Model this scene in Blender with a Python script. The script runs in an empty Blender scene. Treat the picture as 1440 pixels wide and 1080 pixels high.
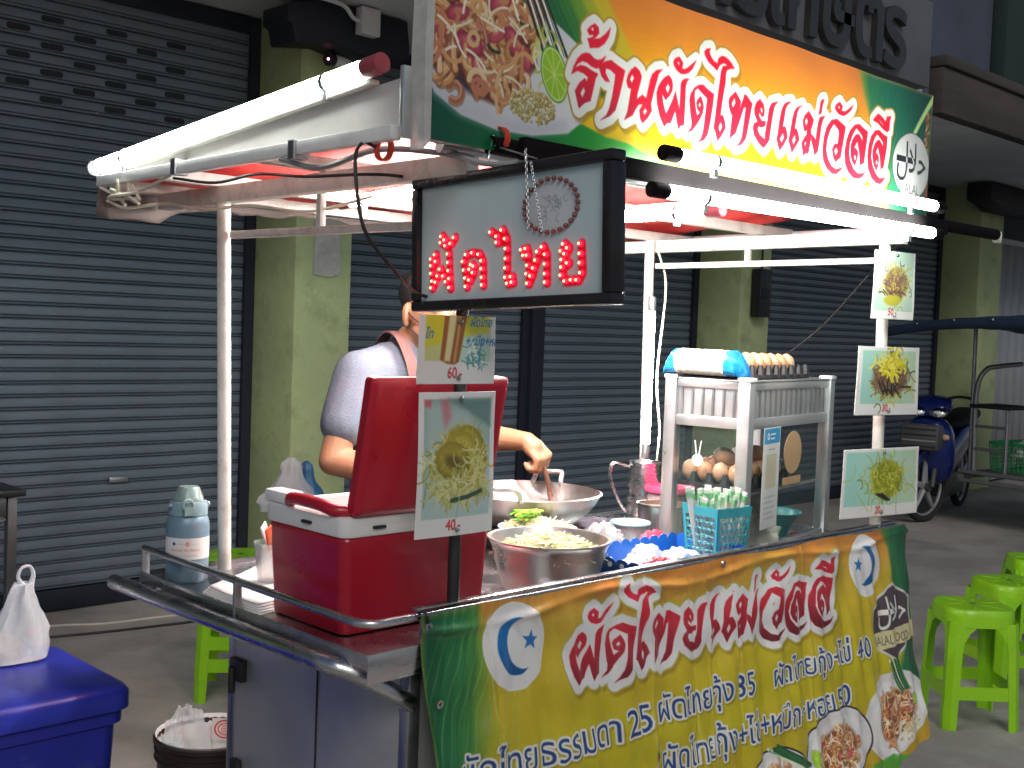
# Night-market noodle cart in front of a row of shuttered shophouses.
import bpy, bmesh, math, random, json
import numpy as np
from mathutils import Vector, Matrix, Euler

rnd = random.Random(7)
scene = bpy.context.scene
COL = scene.collection

# ------------------------------------------------------------------ camera
cam_data = bpy.data.cameras.new('camera')
cam = bpy.data.objects.new('camera', cam_data)
COL.objects.link(cam)
scene.camera = cam
cam_data.sensor_width = 36.0
cam_data.lens = 36.0 * 1646.34 / 1440.0
cam_data.clip_start = 0.05
cam_data.clip_end = 400.0
right = Vector((0.71525, -0.69785, 0.03786))
down = Vector((-0.00722, -0.06155, -0.99808))
fwd = Vector((0.69884, 0.71360, -0.04906))
rot = Matrix((right, -down, -fwd)).transposed()
cam.matrix_world = Matrix.Translation((-1.432, -1.712, 1.450)) @ rot.to_4x4()

# ------------------------------------------------------------------ world, faint night sky glow, distant street light
world = bpy.data.worlds.new('World')
scene.world = world
world.use_nodes = True
wn = world.node_tree
for n_ in list(wn.nodes): wn.nodes.remove(n_)
w_out = wn.nodes.new('ShaderNodeOutputWorld')
w_bg = wn.nodes.new('ShaderNodeBackground')
w_sky = wn.nodes.new('ShaderNodeTexSky')
w_sky.sky_type = 'NISHITA'
w_sky.sun_disc = False
w_sky.sun_elevation = math.radians(38)
w_sky.sun_rotation = math.radians(215)
w_bg.inputs['Strength'].default_value = 0.023
wn.links.new(w_sky.outputs[0], w_bg.inputs['Color'])
wn.links.new(w_bg.outputs[0], w_out.inputs['Surface'])
sun_data = bpy.data.lights.new('street_glow', 'SUN')
sun_data.energy = 0.40
sun_data.angle = math.radians(25)
sun_data.color = (1.0, 0.95, 0.88)
sun = bpy.data.objects.new('street_glow', sun_data)
COL.objects.link(sun)
sun.rotation_euler = Vector((0.60, 0.80, -0.75)).to_track_quat('-Z', 'Y').to_euler()

vs = scene.view_settings
vs.view_transform = 'Standard'
vs.look = 'None'
vs.exposure = 1.2
vs.gamma = 1.0
vs.use_curve_mapping = False
scene.cycles.use_denoising = True
scene.cycles.max_bounces = 8
scene.cycles.sample_clamp_indirect = 6.0
scene.cycles.caustics_reflective = False
scene.cycles.caustics_refractive = False

TUBE_POWER = 50.0

# ------------------------------------------------------------------ helpers: materials
def srgb(c):
    if isinstance(c, str):
        c = [int(c[i:i + 2], 16) / 255 for i in (1, 3, 5)]
    return tuple(((x / 12.92) if x <= 0.04045 else ((x + 0.055) / 1.055) ** 2.4) for x in c)

MATS = {}
def M(name, col=(.5, .5, .5), rough=.5, metal=0.0, var=.12, scale=8.0, bump=0.0, bscale=40.0, stretch=None,
      trans=0.0, ior=1.45, alpha=1.0, coat=0.0, spec=.5, rvar=0.1, dirt=None, dscale=3.0, damt=.5, subs=0.0):
    """Procedural principled material: base colour broken up by noise, optional stains, optional bump."""
    if name in MATS: return MATS[name]
    m = bpy.data.materials.new(name); m.use_nodes = True
    nt = m.node_tree; nd = nt.nodes; lk = nt.links
    bsdf = nd['Principled BSDF']
    tc = nd.new('ShaderNodeTexCoord')
    vec = tc.outputs['Object']
    if stretch:
        mp = nd.new('ShaderNodeMapping'); mp.inputs['Scale'].default_value = stretch
        lk.new(vec, mp.inputs['Vector']); vec = mp.outputs['Vector']
    nz = nd.new('ShaderNodeTexNoise'); nz.inputs['Scale'].default_value = scale
    nz.inputs['Detail'].default_value = 6; nz.inputs['Roughness'].default_value = .62
    lk.new(vec, nz.inputs['Vector'])
    mr = nd.new('ShaderNodeMapRange')
    mr.inputs['From Min'].default_value = .3; mr.inputs['From Max'].default_value = .7
    mr.inputs['To Min'].default_value = 1 - var; mr.inputs['To Max'].default_value = 1 + var
    lk.new(nz.outputs['Fac'], mr.inputs['Value'])
    mx = nd.new('ShaderNodeMix'); mx.data_type = 'RGBA'; mx.blend_type = 'MULTIPLY'
    mx.inputs['Factor'].default_value = 1
    mx.inputs['A'].default_value = (*col, 1)
    lk.new(mr.outputs['Result'], mx.inputs['B'])
    out = mx.outputs['Result']
    if dirt:
        n2 = nd.new('ShaderNodeTexNoise'); n2.inputs['Scale'].default_value = dscale
        n2.inputs['Detail'].default_value = 8; n2.inputs['Roughness'].default_value = .7
        lk.new(vec, n2.inputs['Vector'])
        r2 = nd.new('ShaderNodeMapRange'); r2.inputs['From Min'].default_value = .5; r2.inputs['From Max'].default_value = .72
        r2.inputs['To Max'].default_value = damt
        lk.new(n2.outputs['Fac'], r2.inputs['Value'])
        m2 = nd.new('ShaderNodeMix'); m2.data_type = 'RGBA'
        lk.new(r2.outputs['Result'], m2.inputs['Factor'])
        lk.new(out, m2.inputs['A']); m2.inputs['B'].default_value = (*dirt, 1)
        out = m2.outputs['Result']
    lk.new(out, bsdf.inputs['Base Color'])
    r = nd.new('ShaderNodeMapRange'); r.inputs['From Min'].default_value = .3; r.inputs['From Max'].default_value = .7
    r.inputs['To Min'].default_value = max(.02, rough - rvar); r.inputs['To Max'].default_value = min(1, rough + rvar)
    lk.new(nz.outputs['Fac'], r.inputs['Value'])
    lk.new(r.outputs['Result'], bsdf.inputs['Roughness'])
    bsdf.inputs['Metallic'].default_value = metal
    bsdf.inputs['IOR'].default_value = ior
    bsdf.inputs['Transmission Weight'].default_value = trans
    bsdf.inputs['Alpha'].default_value = alpha
    bsdf.inputs['Coat Weight'].default_value = coat
    bsdf.inputs['Specular IOR Level'].default_value = spec
    if subs:
        bsdf.inputs['Subsurface Weight'].default_value = subs
        bsdf.inputs['Subsurface Scale'].default_value = .01
    if bump:
        nb = nd.new('ShaderNodeTexNoise'); nb.inputs['Scale'].default_value = bscale
        nb.inputs['Detail'].default_value = 5
        lk.new(vec, nb.inputs['Vector'])
        bp = nd.new('ShaderNodeBump'); bp.inputs['Strength'].default_value = bump; bp.inputs['Distance'].default_value = .01
        lk.new(nb.outputs['Fac'], bp.inputs['Height']); lk.new(bp.outputs['Normal'], bsdf.inputs['Normal'])
    MATS[name] = m
    return m

def emit(name, col, strength, base=(.8, .8, .8)):
    if name in MATS: return MATS[name]
    m = bpy.data.materials.new(name); m.use_nodes = True
    nd = m.node_tree.nodes; b = nd['Principled BSDF']
    b.inputs['Base Color'].default_value = (*base, 1)
    b.inputs['Emission Color'].default_value = (*col, 1)
    b.inputs['Emission Strength'].default_value = strength
    MATS[name] = m
    return m

def print_mat(name, rough=.35, coat=.0, trans=0.0, bump=0.0):
    """Printed sheet: the ink colours come from the sheet's own colour attribute."""
    if name in MATS: return MATS[name]
    m = bpy.data.materials.new(name); m.use_nodes = True
    nt = m.node_tree; nd = nt.nodes; lk = nt.links
    b = nd['Principled BSDF']
    at = nd.new('ShaderNodeAttribute'); at.attribute_name = 'print'
    nz = nd.new('ShaderNodeTexNoise'); nz.inputs['Scale'].default_value = 9; nz.inputs['Detail'].default_value = 7
    tc = nd.new('ShaderNodeTexCoord'); lk.new(tc.outputs['Object'], nz.inputs['Vector'])
    mr = nd.new('ShaderNodeMapRange'); mr.inputs['To Min'].default_value = .88; mr.inputs['To Max'].default_value = 1.1
    lk.new(nz.outputs['Fac'], mr.inputs['Value'])
    mx = nd.new('ShaderNodeMix'); mx.data_type = 'RGBA'; mx.blend_type = 'MULTIPLY'; mx.inputs['Factor'].default_value = 1
    lk.new(at.outputs['Color'], mx.inputs['A']); lk.new(mr.outputs['Result'], mx.inputs['B'])
    lk.new(mx.outputs['Result'], b.inputs['Base Color'])
    b.inputs['Roughness'].default_value = rough
    b.inputs['Coat Weight'].default_value = coat
    if bump:
        nb = nd.new('ShaderNodeTexNoise'); nb.inputs['Scale'].default_value = 30; nb.inputs['Detail'].default_value = 6
        lk.new(tc.outputs['Object'], nb.inputs['Vector'])
        bp = nd.new('ShaderNodeBump'); bp.inputs['Strength'].default_value = bump; bp.inputs['Distance'].default_value = .01
        lk.new(nb.outputs['Fac'], bp.inputs['Height']); lk.new(bp.outputs['Normal'], b.inputs['Normal'])
    MATS[name] = m
    return m

# ------------------------------------------------------------------ helpers: objects
def tag(o, label=None, cat=None, group=None, kind=None):
    if label: o['label'] = label
    if cat: o['category'] = cat
    if group: o['group'] = group
    if kind: o['kind'] = kind
    return o

def thing(name, label, cat, loc=(0, 0, 0), rotz=0.0, group=None):
    o = bpy.data.objects.new(name, None); COL.objects.link(o)
    o.empty_display_size = .05
    o.location = loc; o.rotation_euler = (0, 0, rotz)
    return tag(o, label, cat, group)

def copy_tree(o, parent=None, kids=None):
    c = o.copy(); COL.objects.link(c); c.parent = parent
    for ch in list(o.children): copy_tree(ch, c)
    return c

def V(*a): return Vector(a)

class B:
    """Collects simple solids and links them as ONE mesh object."""
    def __init__(s): s.v = []; s.f = []
    def add(s, vs_, fs):
        k = len(s.v); s.v += [tuple(p) for p in vs_]; s.f += [tuple(i + k for i in f) for f in fs]; return s
    def box(s, c, size, rz=0.0, R=None):
        hx, hy, hz = [q / 2 for q in size]
        pts = [Vector((x, y, z)) for z in (-hz, hz) for y in (-hy, hy) for x in (-hx, hx)]
        R = R if R is not None else Matrix.Rotation(rz, 3, 'Z')
        c = Vector(c)
        return s.add([c + R @ p for p in pts], [(0, 2, 3, 1), (4, 5, 7, 6), (0, 1, 5, 4), (2, 6, 7, 3), (0, 4, 6, 2), (1, 3, 7, 5)])
    def box2(s, a, b):
        return s.box([(x + y) / 2 for x, y in zip(a, b)], [abs(y - x) for x, y in zip(a, b)])
    def tube(s, pts, r, n=8, caps=True, closed=False):
        pts = [Vector(p) for p in pts]; m = len(pts)
        rs = r if isinstance(r, (list, tuple)) else [r] * m
        base = len(s.v); prev = None
        for i, p in enumerate(pts):
            if closed: t = pts[(i + 1) % m] - pts[i - 1]
            else: t = pts[min(i + 1, m - 1)] - pts[max(i - 1, 0)]
            t.normalize()
            if prev is None:
                a = Vector((0, 0, 1)) if abs(t.z) < .9 else Vector((1, 0, 0))
                u = t.cross(a).normalized()
            else:
                u = (prev - t * prev.dot(t)).normalized()
            prev = u; w = t.cross(u)
            for k in range(n):
                an = 2 * math.pi * k / n
                s.v.append(tuple(p + (u * math.cos(an) + w * math.sin(an)) * rs[i]))
        for i in range(m - 1 + (1 if closed else 0)):
            j = (i + 1) % m
            for k in range(n):
                s.f.append((base + i * n + k, base + i * n + (k + 1) % n, base + j * n + (k + 1) % n, base + j * n + k))
        if caps and not closed:
            s.f.append(tuple(base + k for k in reversed(range(n))))
            s.f.append(tuple(base + (m - 1) * n + k for k in range(n)))
        return s
    def cyl(s, a, b, r, r2=None, n=12): return s.tube([a, b], [r, r if r2 is None else r2], n)
    def lathe(s, prof, c=(0, 0, 0), n=28, sx=1.0, sy=1.0):
        base = len(s.v); c = Vector(c)
        for (r, z) in prof:
            for k in range(n):
                an = 2 * math.pi * k / n
                s.v.append((c.x + r * sx * math.cos(an), c.y + r * sy * math.sin(an), c.z + z))
        for i in range(len(prof) - 1):
            for k in range(n):
                s.f.append((base + i * n + k, base + i * n + (k + 1) % n, base + (i + 1) * n + (k + 1) % n, base + (i + 1) * n + k))
        ring_ = prof[0] == prof[-1]
        if prof[0][0] > 1e-5 and not ring_: s.f.append(tuple(base + k for k in reversed(range(n))))
        if prof[-1][0] > 1e-5 and not ring_: s.f.append(tuple(base + (len(prof) - 1) * n + k for k in range(n)))
        return s
    def loft(s, rings, caps=True):
        base = len(s.v); n = len(rings[0])
        for r in rings: s.v += [tuple(p) for p in r]
        for i in range(len(rings) - 1):
            for k in range(n):
                s.f.append((base + i * n + k, base + i * n + (k + 1) % n, base + (i + 1) * n + (k + 1) % n, base + (i + 1) * n + k))
        if caps:
            s.f.append(tuple(base + k for k in reversed(range(n))))
            s.f.append(tuple(base + (len(rings) - 1) * n + k for k in range(n)))
        return s
    def prism(s, poly, a, b):
        """poly: list of (u,v); a,b: functions mapping (u,v) to the two end faces."""
        return s.loft([[a(*p) for p in poly], [b(*p) for p in poly]])
    def sphere(s, c, r, n=10, m=7, sc=(1, 1, 1)):
        prof = [(math.sin(math.pi * i / m), -math.cos(math.pi * i / m)) for i in range(m + 1)]
        base = len(s.v); c = Vector(c)
        for (q, z) in prof:
            for k in range(n):
                an = 2 * math.pi * k / n
                s.v.append((c.x + r * sc[0] * q * math.cos(an), c.y + r * sc[1] * q * math.sin(an), c.z + r * sc[2] * z))
        for i in range(m):
            for k in range(n):
                s.f.append((base + i * n + k, base + i * n + (k + 1) % n, base + (i + 1) * n + (k + 1) % n, base + (i + 1) * n + k))
        return s
    def mesh(s, name, bevel=0.0, seg=2, smooth=True, angle=40, weld=True):
        me = bpy.data.meshes.new(name)
        bm = bmesh.new()
        vv = [bm.verts.new(p) for p in s.v]
        for f in s.f:
            try: bm.faces.new([vv[i] for i in f])
            except ValueError: pass
        if weld: bmesh.ops.remove_doubles(bm, verts=bm.verts, dist=1e-5)
        bmesh.ops.recalc_face_normals(bm, faces=bm.faces)
        if bevel:
            ed = [e for e in bm.edges if len(e.link_faces) == 2 and e.calc_face_angle(0) > math.radians(35)]
            bmesh.ops.bevel(bm, geom=ed, offset=bevel, segments=seg, affect='EDGES', profile=.5, clamp_overlap=True)
        bm.to_mesh(me); bm.free()
        if smooth:
            me.polygons.foreach_set('use_smooth', [True] * len(me.polygons))
            me.set_sharp_from_angle(angle=math.radians(angle))
        return me
    def build(s, name, mat, parent=None, bevel=0.0, seg=2, smooth=True, angle=40, loc=None, rot=None):
        me = s.mesh(name, bevel, seg, smooth, angle)
        return link(name, me, mat, parent, loc, rot)

def link(name, me, mat, parent=None, loc=None, rot=None):
    o = bpy.data.objects.new(name, me); COL.objects.link(o)
    if mat is not None and not me.materials: me.materials.append(mat)
    o.parent = parent
    if loc is not None: o.location = loc
    if rot is not None: o.rotation_euler = rot
    return o

def arc(c, r, a0, a1, n, ax=0, ay=1):
    out = []
    for i in range(n + 1):
        t = a0 + (a1 - a0) * i / n
        p = list(c); p[ax] += r * math.cos(t); p[ay] += r * math.sin(t); out.append(tuple(p))
    return out

def smooth_path(pts, k=6):
    """Catmull-Rom through the given points."""
    P = [Vector(p) for p in pts]; P = [P[0] * 2 - P[1]] + P + [P[-1] * 2 - P[-2]]
    out = []
    for i in range(1, len(P) - 2):
        a, b, c, d = P[i - 1:i + 3]
        for j in range(k):
            t = j / k
            out.append(.5 * ((2 * b) + (c - a) * t + (2 * a - 5 * b + 4 * c - d) * t * t + (3 * b - a - 3 * c + d) * t ** 3))
    out.append(P[-2]); return out

# ------------------------------------------------------------------ helpers: printed sheets
def font_segments(text, size):
    """Outline segments (n,4) of a line of text in the built-in font, x right / y up, metres."""
    c = bpy.data.curves.new('lettering', 'FONT'); c.body = text; c.size = size; c.resolution_u = 3
    o = bpy.data.objects.new('lettering', c); COL.objects.link(o)
    bpy.context.view_layer.update()
    me = o.to_mesh()
    cnt = {}
    for p in me.polygons:
        vs_ = list(p.vertices)
        for i in range(len(vs_)):
            k = tuple(sorted((vs_[i], vs_[i - 1]))); cnt[k] = cnt.get(k, 0) + 1
    co = [v.co for v in me.vertices]
    seg = np.array([[co[a].x, co[a].y, co[b].x, co[b].y] for (a, b), k in cnt.items() if k == 1])
    o.to_mesh_clear(); bpy.data.objects.remove(o); bpy.data.curves.remove(c)
    return seg

def contour_segments(contours):
    out = []
    for c in contours:
        a = np.asarray(c, float); out.append(np.hstack([a, np.roll(a, -1, 0)]))
    return np.vstack(out)

class Canvas:
    """A sheet painted in millimetres: x to the right, y down."""
    def __init__(s, w, h, nx, bg):
        s.w, s.h, s.nx = w, h, nx; s.ny = max(2, int(round(nx * h / w))); s.px = w / nx
        s.a = np.empty((s.ny, s.nx, 3)); s.a[:] = s._c(bg)
        s.X, s.Y = np.meshgrid((np.arange(s.nx) + .5) * s.px, (np.arange(s.ny) + .5) * s.px)
    @staticmethod
    def _c(c):
        return np.array([int(c[i:i + 2], 16) / 255 for i in (1, 3, 5)]) if isinstance(c, str) else np.asarray(c, float)
    def _win(s, x0, y0, x1, y1):
        i0 = max(0, int(x0 / s.px) - 1); i1 = min(s.nx, int(x1 / s.px) + 2)
        j0 = max(0, int(y0 / s.px) - 1); j1 = min(s.ny, int(y1 / s.px) + 2)
        return (slice(j0, j1), slice(i0, i1)) if i1 > i0 and j1 > j0 else None
    def _put(s, w, al, col):
        if callable(col): col = col(s.X[w], s.Y[w])
        else: col = s._c(col)
        s.a[w] = s.a[w] * (1 - al[..., None]) + col * al[..., None]
    @staticmethod
    def _dist(X, Y, seg):
        d = np.full(X.shape, 1e9)
        for x0, y0, x1, y1 in seg:
            dx, dy = x1 - x0, y1 - y0; L = dx * dx + dy * dy + 1e-12
            t = np.clip(((X - x0) * dx + (Y - y0) * dy) / L, 0, 1)
            np.minimum(d, (X - x0 - t * dx) ** 2 + (Y - y0 - t * dy) ** 2, out=d)
        return np.sqrt(d)
    def shape(s, seg, col, grow=0.0, alpha=1.0, soft=0.0):
        g = max(grow, 0) + soft + s.px
        w = s._win(seg[:, 0::2].min() - g, seg[:, 1::2].min() - g, seg[:, 0::2].max() + g, seg[:, 1::2].max() + g)
        if w is None: return
        X, Y = s.X[w], s.Y[w]
        ins = np.zeros(X.shape, bool)
        for x0, y0, x1, y1 in seg:
            if y0 == y1: continue
            m = ((y0 > Y) != (y1 > Y))
            ins ^= m & (X < (x1 - x0) * (Y - y0) / (y1 - y0) + x0)
        d = s._dist(X, Y, seg); d = np.where(ins, -d, d) - grow
        al = np.clip(.5 - d / (s.px + soft), 0, 1) * alpha
        s._put(w, al, col)
    def poly(s, pts, col, **k): s.shape(contour_segments([pts]), col, **k)
    def line(s, pts, width, col, alpha=1.0, soft=0.0):
        p = np.asarray(pts, float); seg = np.hstack([p[:-1], p[1:]]); r = width / 2 + soft + s.px
        w = s._win(p[:, 0].min() - r, p[:, 1].min() - r, p[:, 0].max() + r, p[:, 1].max() + r)
        if w is None: return
        d = s._dist(s.X[w], s.Y[w], seg) - width / 2
        s._put(w, np.clip(.5 - d / (s.px + soft), 0, 1) * alpha, col)
    def oval(s, cx, cy, rx, ry, col, rot=0.0, alpha=1.0, soft=0.0):
        R = max(rx, ry) + soft + s.px
        w = s._win(cx - R, cy - R, cx + R, cy + R)
        if w is None: return
        x, y = s.X[w] - cx, s.Y[w] - cy; c, q = math.cos(rot), math.sin(rot)
        u, v = (x * c + y * q) / rx, (-x * q + y * c) / ry
        d = (np.sqrt(u * u + v * v) - 1) * min(rx, ry)
        s._put(w, np.clip(.5 - d / (s.px + soft), 0, 1) * alpha, col)
    def text(s, txt, x, y, size, col, sx=1.0, slant=0.0, **k):
        """Baseline start (x,y); returns the width."""
        g = font_segments(txt, size)
        q = np.empty_like(g)
        for i in (0, 2):
            q[:, i] = x + (g[:, i] * sx + g[:, i + 1] * slant); q[:, i + 1] = y - g[:, i + 1]
        s.shape(q, col, **k); return q
    def curl(s, rng, cx, cy, length, width, col, bend=1.0, alpha=1.0):
        a = rng.uniform(0, 6.28); k = rng.uniform(-bend, bend) / length * 3; pts = []
        x, y = cx - math.cos(a) * length / 2, cy - math.sin(a) * length / 2
        for i in range(8):
            pts.append((x, y)); x += math.cos(a) * length / 7; y += math.sin(a) * length / 7; a += k * length / 7
        s.line(pts, width, col, alpha); return pts
    def sheet(s, name, mat, parent, pos, loc=None):
        """pos(x_mm, y_mm) -> arrays X, Y, Z; every vertex carries its ink colour."""
        nx, ny = s.nx, s.ny
        gx, gy = np.meshgrid(np.linspace(0, s.w, nx), np.linspace(0, s.h, ny))
        X, Y, Z = pos(gx, gy)
        co = np.stack([X, Y, Z], -1).reshape(-1, 3).astype(np.float32)
        i = (np.arange(ny - 1)[:, None] * nx + np.arange(nx - 1)[None, :]).ravel()
        q = np.stack([i, i + nx, i + nx + 1, i + 1], 1).astype(np.int32)
        me = bpy.data.meshes.new(name)
        me.vertices.add(len(co)); me.vertices.foreach_set('co', co.ravel())
        me.loops.add(q.size); me.loops.foreach_set('vertex_index', q.ravel())
        me.polygons.add(len(q)); me.polygons.foreach_set('loop_start', np.arange(0, q.size, 4, dtype=np.int32))
        me.polygons.foreach_set('use_smooth', np.ones(len(q), bool))
        me.update(calc_edges=True)
        at = me.color_attributes.new('print', 'FLOAT_COLOR', 'POINT')
        a = np.clip(s.a, 0, 1); lin = np.where(a <= .04045, a / 12.92, ((a + .055) / 1.055) ** 2.4)
        rgba = np.ones((ny * nx, 4), np.float32); rgba[:, :3] = lin.reshape(-1, 3)
        at.data.foreach_set('color', rgba.ravel())
        me.materials.append(mat)
        return link(name, me, None, parent, loc)

# ------------------------------------------------------------------ lettering of the shop title (contours in mm)
TITLE = json.loads('''[[[[488,55],[501,65],[497,75],[495,78],[505,78],[520,72],[536,63],[556,52],[539,71],[522,82],[507,87],[490,89],[474,84],[465,76],[463,69],[471,61]],[[483,64],[488,69],[483,73],[478,69]]],[[[443,99],[453,107],[455,117],[452,129],[442,140],[425,152],[414,140],[415,158],[424,180],[437,165],[452,146],[464,128],[470,145],[475,164],[481,139],[487,110],[494,102],[506,97],[523,95],[514,101],[506,113],[501,142],[491,195],[477,198],[467,207],[463,192],[459,169],[447,187],[440,197],[428,198],[415,207],[401,186],[394,163],[394,141],[401,128],[415,114],[428,105]],[[438,116],[443,124],[435,137],[427,128]]],[[[501,209],[519,196],[522,183],[519,164],[518,139],[525,125],[541,111],[560,102],[578,99],[598,107],[620,113],[615,134],[601,174],[588,202],[571,217],[537,226],[554,217],[566,202],[575,179],[584,152],[592,126],[575,119],[555,109],[543,117],[540,128],[542,149],[546,168],[560,159],[549,155],[546,142],[550,135],[567,124],[575,137],[577,147],[570,161],[553,179],[536,193],[521,203]],[[560,138],[565,143],[559,149],[554,146]]],[[[614,18],[608,26],[615,36],[625,43],[638,46],[643,35],[655,28],[668,27],[685,32],[697,39],[706,47],[691,49],[676,54],[670,62],[668,80],[657,110],[643,156],[653,153],[660,166],[663,180],[645,199],[627,213],[617,189],[612,187],[618,171],[632,124],[647,77],[651,61],[659,49],[680,44],[663,41],[647,48],[636,61],[622,55],[603,47],[591,35],[590,28],[599,21]],[[643,169],[648,179],[638,192],[634,182]]],[[[708,96],[729,114],[727,121],[722,135],[730,121],[741,105],[744,98],[754,97],[781,113],[775,126],[763,156],[753,181],[746,194],[728,209],[700,216],[718,205],[729,190],[742,149],[750,124],[741,127],[726,151],[702,188],[685,197],[676,206],[681,184],[692,145],[687,149],[679,133],[677,122],[682,112]],[[702,110],[706,120],[694,133],[690,124]]],[[[818,97],[833,106],[838,119],[835,132],[823,137],[812,127],[811,135],[822,145],[843,144],[838,155],[823,160],[809,159],[801,165],[810,177],[834,185],[836,172],[850,139],[860,111],[872,99],[903,91],[885,104],[876,125],[859,176],[858,184],[839,199],[827,206],[803,196],[783,181],[779,165],[785,155],[801,150],[789,134],[789,121],[799,107]],[[824,115],[829,124],[823,128],[818,119]]],[[[960,85],[942,95],[934,105],[928,125],[921,147],[931,144],[939,156],[942,169],[923,189],[903,204],[890,178],[897,163],[906,133],[916,108],[926,95],[941,88]],[[921,161],[924,172],[912,184],[908,175]]],[[[1013,86],[996,95],[987,107],[981,125],[974,146],[983,143],[991,155],[996,168],[976,188],[959,204],[949,181],[944,176],[953,156],[964,122],[973,105],[983,96],[998,90]],[[974,159],[977,171],[967,183],[963,172]]],[[[1043,95],[1068,113],[1061,126],[1052,140],[1052,154],[1048,168],[1037,196],[1022,198],[1011,205],[1008,191],[1003,175],[1016,162],[1029,152],[1032,141],[1020,147],[1014,135],[1012,121],[1021,109]],[[1032,112],[1036,121],[1027,132],[1023,121]],[[1024,168],[1026,173],[1020,181],[1019,175]]],[[[1054,148],[1068,154],[1074,161],[1081,138],[1090,117],[1100,103],[1130,96],[1117,107],[1107,123],[1097,156],[1085,186],[1072,195],[1066,200],[1063,188],[1057,173],[1052,163]]],[[[1127,57],[1118,70],[1109,92],[1093,98],[1100,83],[1106,66],[1114,60]]],[[[1206,53],[1220,62],[1215,71],[1213,74],[1232,73],[1255,62],[1276,51],[1263,66],[1239,79],[1221,85],[1199,83],[1184,75],[1181,68],[1190,60]],[[1202,62],[1207,67],[1201,71],[1195,66]]],[[[1190,96],[1210,102],[1233,110],[1225,134],[1215,160],[1204,189],[1188,196],[1176,204],[1164,190],[1160,173],[1171,160],[1191,155],[1196,137],[1198,123],[1174,110],[1152,129],[1136,154],[1130,178],[1137,197],[1156,214],[1178,219],[1200,214],[1219,208],[1202,221],[1182,231],[1155,233],[1128,222],[1111,205],[1109,180],[1118,149],[1135,122],[1161,102]],[[1184,165],[1189,175],[1177,186],[1172,175]]],[[[1305,95],[1330,103],[1353,108],[1344,135],[1333,163],[1323,191],[1307,196],[1298,202],[1301,184],[1298,162],[1291,140],[1272,160],[1282,156],[1293,165],[1292,176],[1284,191],[1274,203],[1260,191],[1253,175],[1256,152],[1268,135],[1285,123],[1301,120],[1316,132],[1317,141],[1321,125],[1306,115],[1289,107],[1270,123],[1253,147],[1247,170],[1252,191],[1268,210],[1288,219],[1314,217],[1333,209],[1317,225],[1294,233],[1266,233],[1240,221],[1225,201],[1224,171],[1235,142],[1254,117],[1279,100]],[[1277,173],[1282,182],[1276,188],[1271,182]]],[[[1422,96],[1448,104],[1471,108],[1464,139],[1453,164],[1441,190],[1429,195],[1420,204],[1421,184],[1419,162],[1410,141],[1394,161],[1404,156],[1414,166],[1413,178],[1407,190],[1395,204],[1381,192],[1374,175],[1377,152],[1392,134],[1410,123],[1424,121],[1440,133],[1441,143],[1443,126],[1427,116],[1409,108],[1389,124],[1374,146],[1367,170],[1374,192],[1392,210],[1413,220],[1436,217],[1456,210],[1439,225],[1417,235],[1389,235],[1362,223],[1346,203],[1344,171],[1354,141],[1372,117],[1398,100]],[[1400,174],[1404,182],[1398,188],[1392,182]]],[[[1422,54],[1446,61],[1463,70],[1471,56],[1495,52],[1487,67],[1482,90],[1468,96],[1441,89],[1418,79],[1388,75],[1402,65]],[[1420,67],[1444,76],[1451,83],[1430,74]]]]''')
TITLE_RAN = json.loads('''[[[[342,95],[354,100],[356,111],[346,121],[336,127],[359,121],[377,108],[392,93],[387,111],[375,127],[357,139],[329,145],[326,136],[321,129],[336,123],[341,117],[326,120],[319,112],[330,102]],[[335,103],[340,106],[337,111],[334,111],[330,108]]],[[[280,205],[285,189],[295,172],[306,162],[319,157],[330,157],[341,163],[352,165],[365,162],[380,152],[371,167],[359,179],[349,182],[335,180],[322,175],[308,175],[295,183],[288,192],[304,184],[319,184],[338,189],[357,192],[350,202],[345,221],[337,249],[321,255],[305,268],[298,251],[292,236],[303,219],[319,207],[324,214],[327,203],[314,198],[296,196]],[[316,224],[321,233],[313,247],[307,238]]],[[[359,178],[377,164],[397,157],[412,162],[442,170],[437,189],[426,226],[415,255],[397,270],[370,282],[387,270],[396,254],[404,228],[411,193],[412,183],[394,176],[381,176],[380,186],[394,201],[380,202],[368,194]]],[[[474,156],[488,163],[495,173],[491,188],[484,210],[482,223],[500,210],[512,216],[517,196],[523,174],[529,162],[542,152],[561,147],[549,158],[544,174],[536,197],[528,225],[532,238],[521,254],[504,269],[496,260],[492,243],[503,229],[489,232],[480,243],[471,257],[445,270],[454,253],[460,223],[464,203],[454,203],[448,191],[452,178],[461,165]],[[465,173],[472,180],[465,192],[458,185]],[[510,236],[517,241],[509,251],[504,246]]]]''')
TITLE_AFFINE = [[0.9385, -0.0111], [0.1474, 1.0283], [0.1537, 0.0581]]

# ------------------------------------------------------------------ setting: ground, shophouse row
m_conc = M('worn_concrete', (.37, .345, .315), .75, var=.28, scale=1.6, bump=.35, bscale=60, dirt=(.14, .135, .125), dscale=1.1, damt=.7)
m_road = M('dark_asphalt', (.075, .075, .078), .8, var=.25, scale=3, bump=.5, bscale=120)
m_green = M('green_wall_paint', (.40, .47, .24), .6, var=.14, scale=2.2, bump=.12, bscale=25, dirt=(.12, .13, .07), dscale=4.5, damt=.55)
m_shut = M('slate_shutter_paint', (.150, .185, .228), .40, metal=.2, var=.14, scale=3, stretch=(.6, 1, 3), dirt=(.11, .12, .13), dscale=5, damt=.35, rvar=.16)
m_guide = M('dark_steel_guide', (.022, .026, .04), .5, metal=.3)
m_soffit = M('soffit_render', (.62, .64, .66), .85, var=.1, scale=2.5, dirt=(.4, .42, .44), dscale=1.7, damt=.5)
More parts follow.
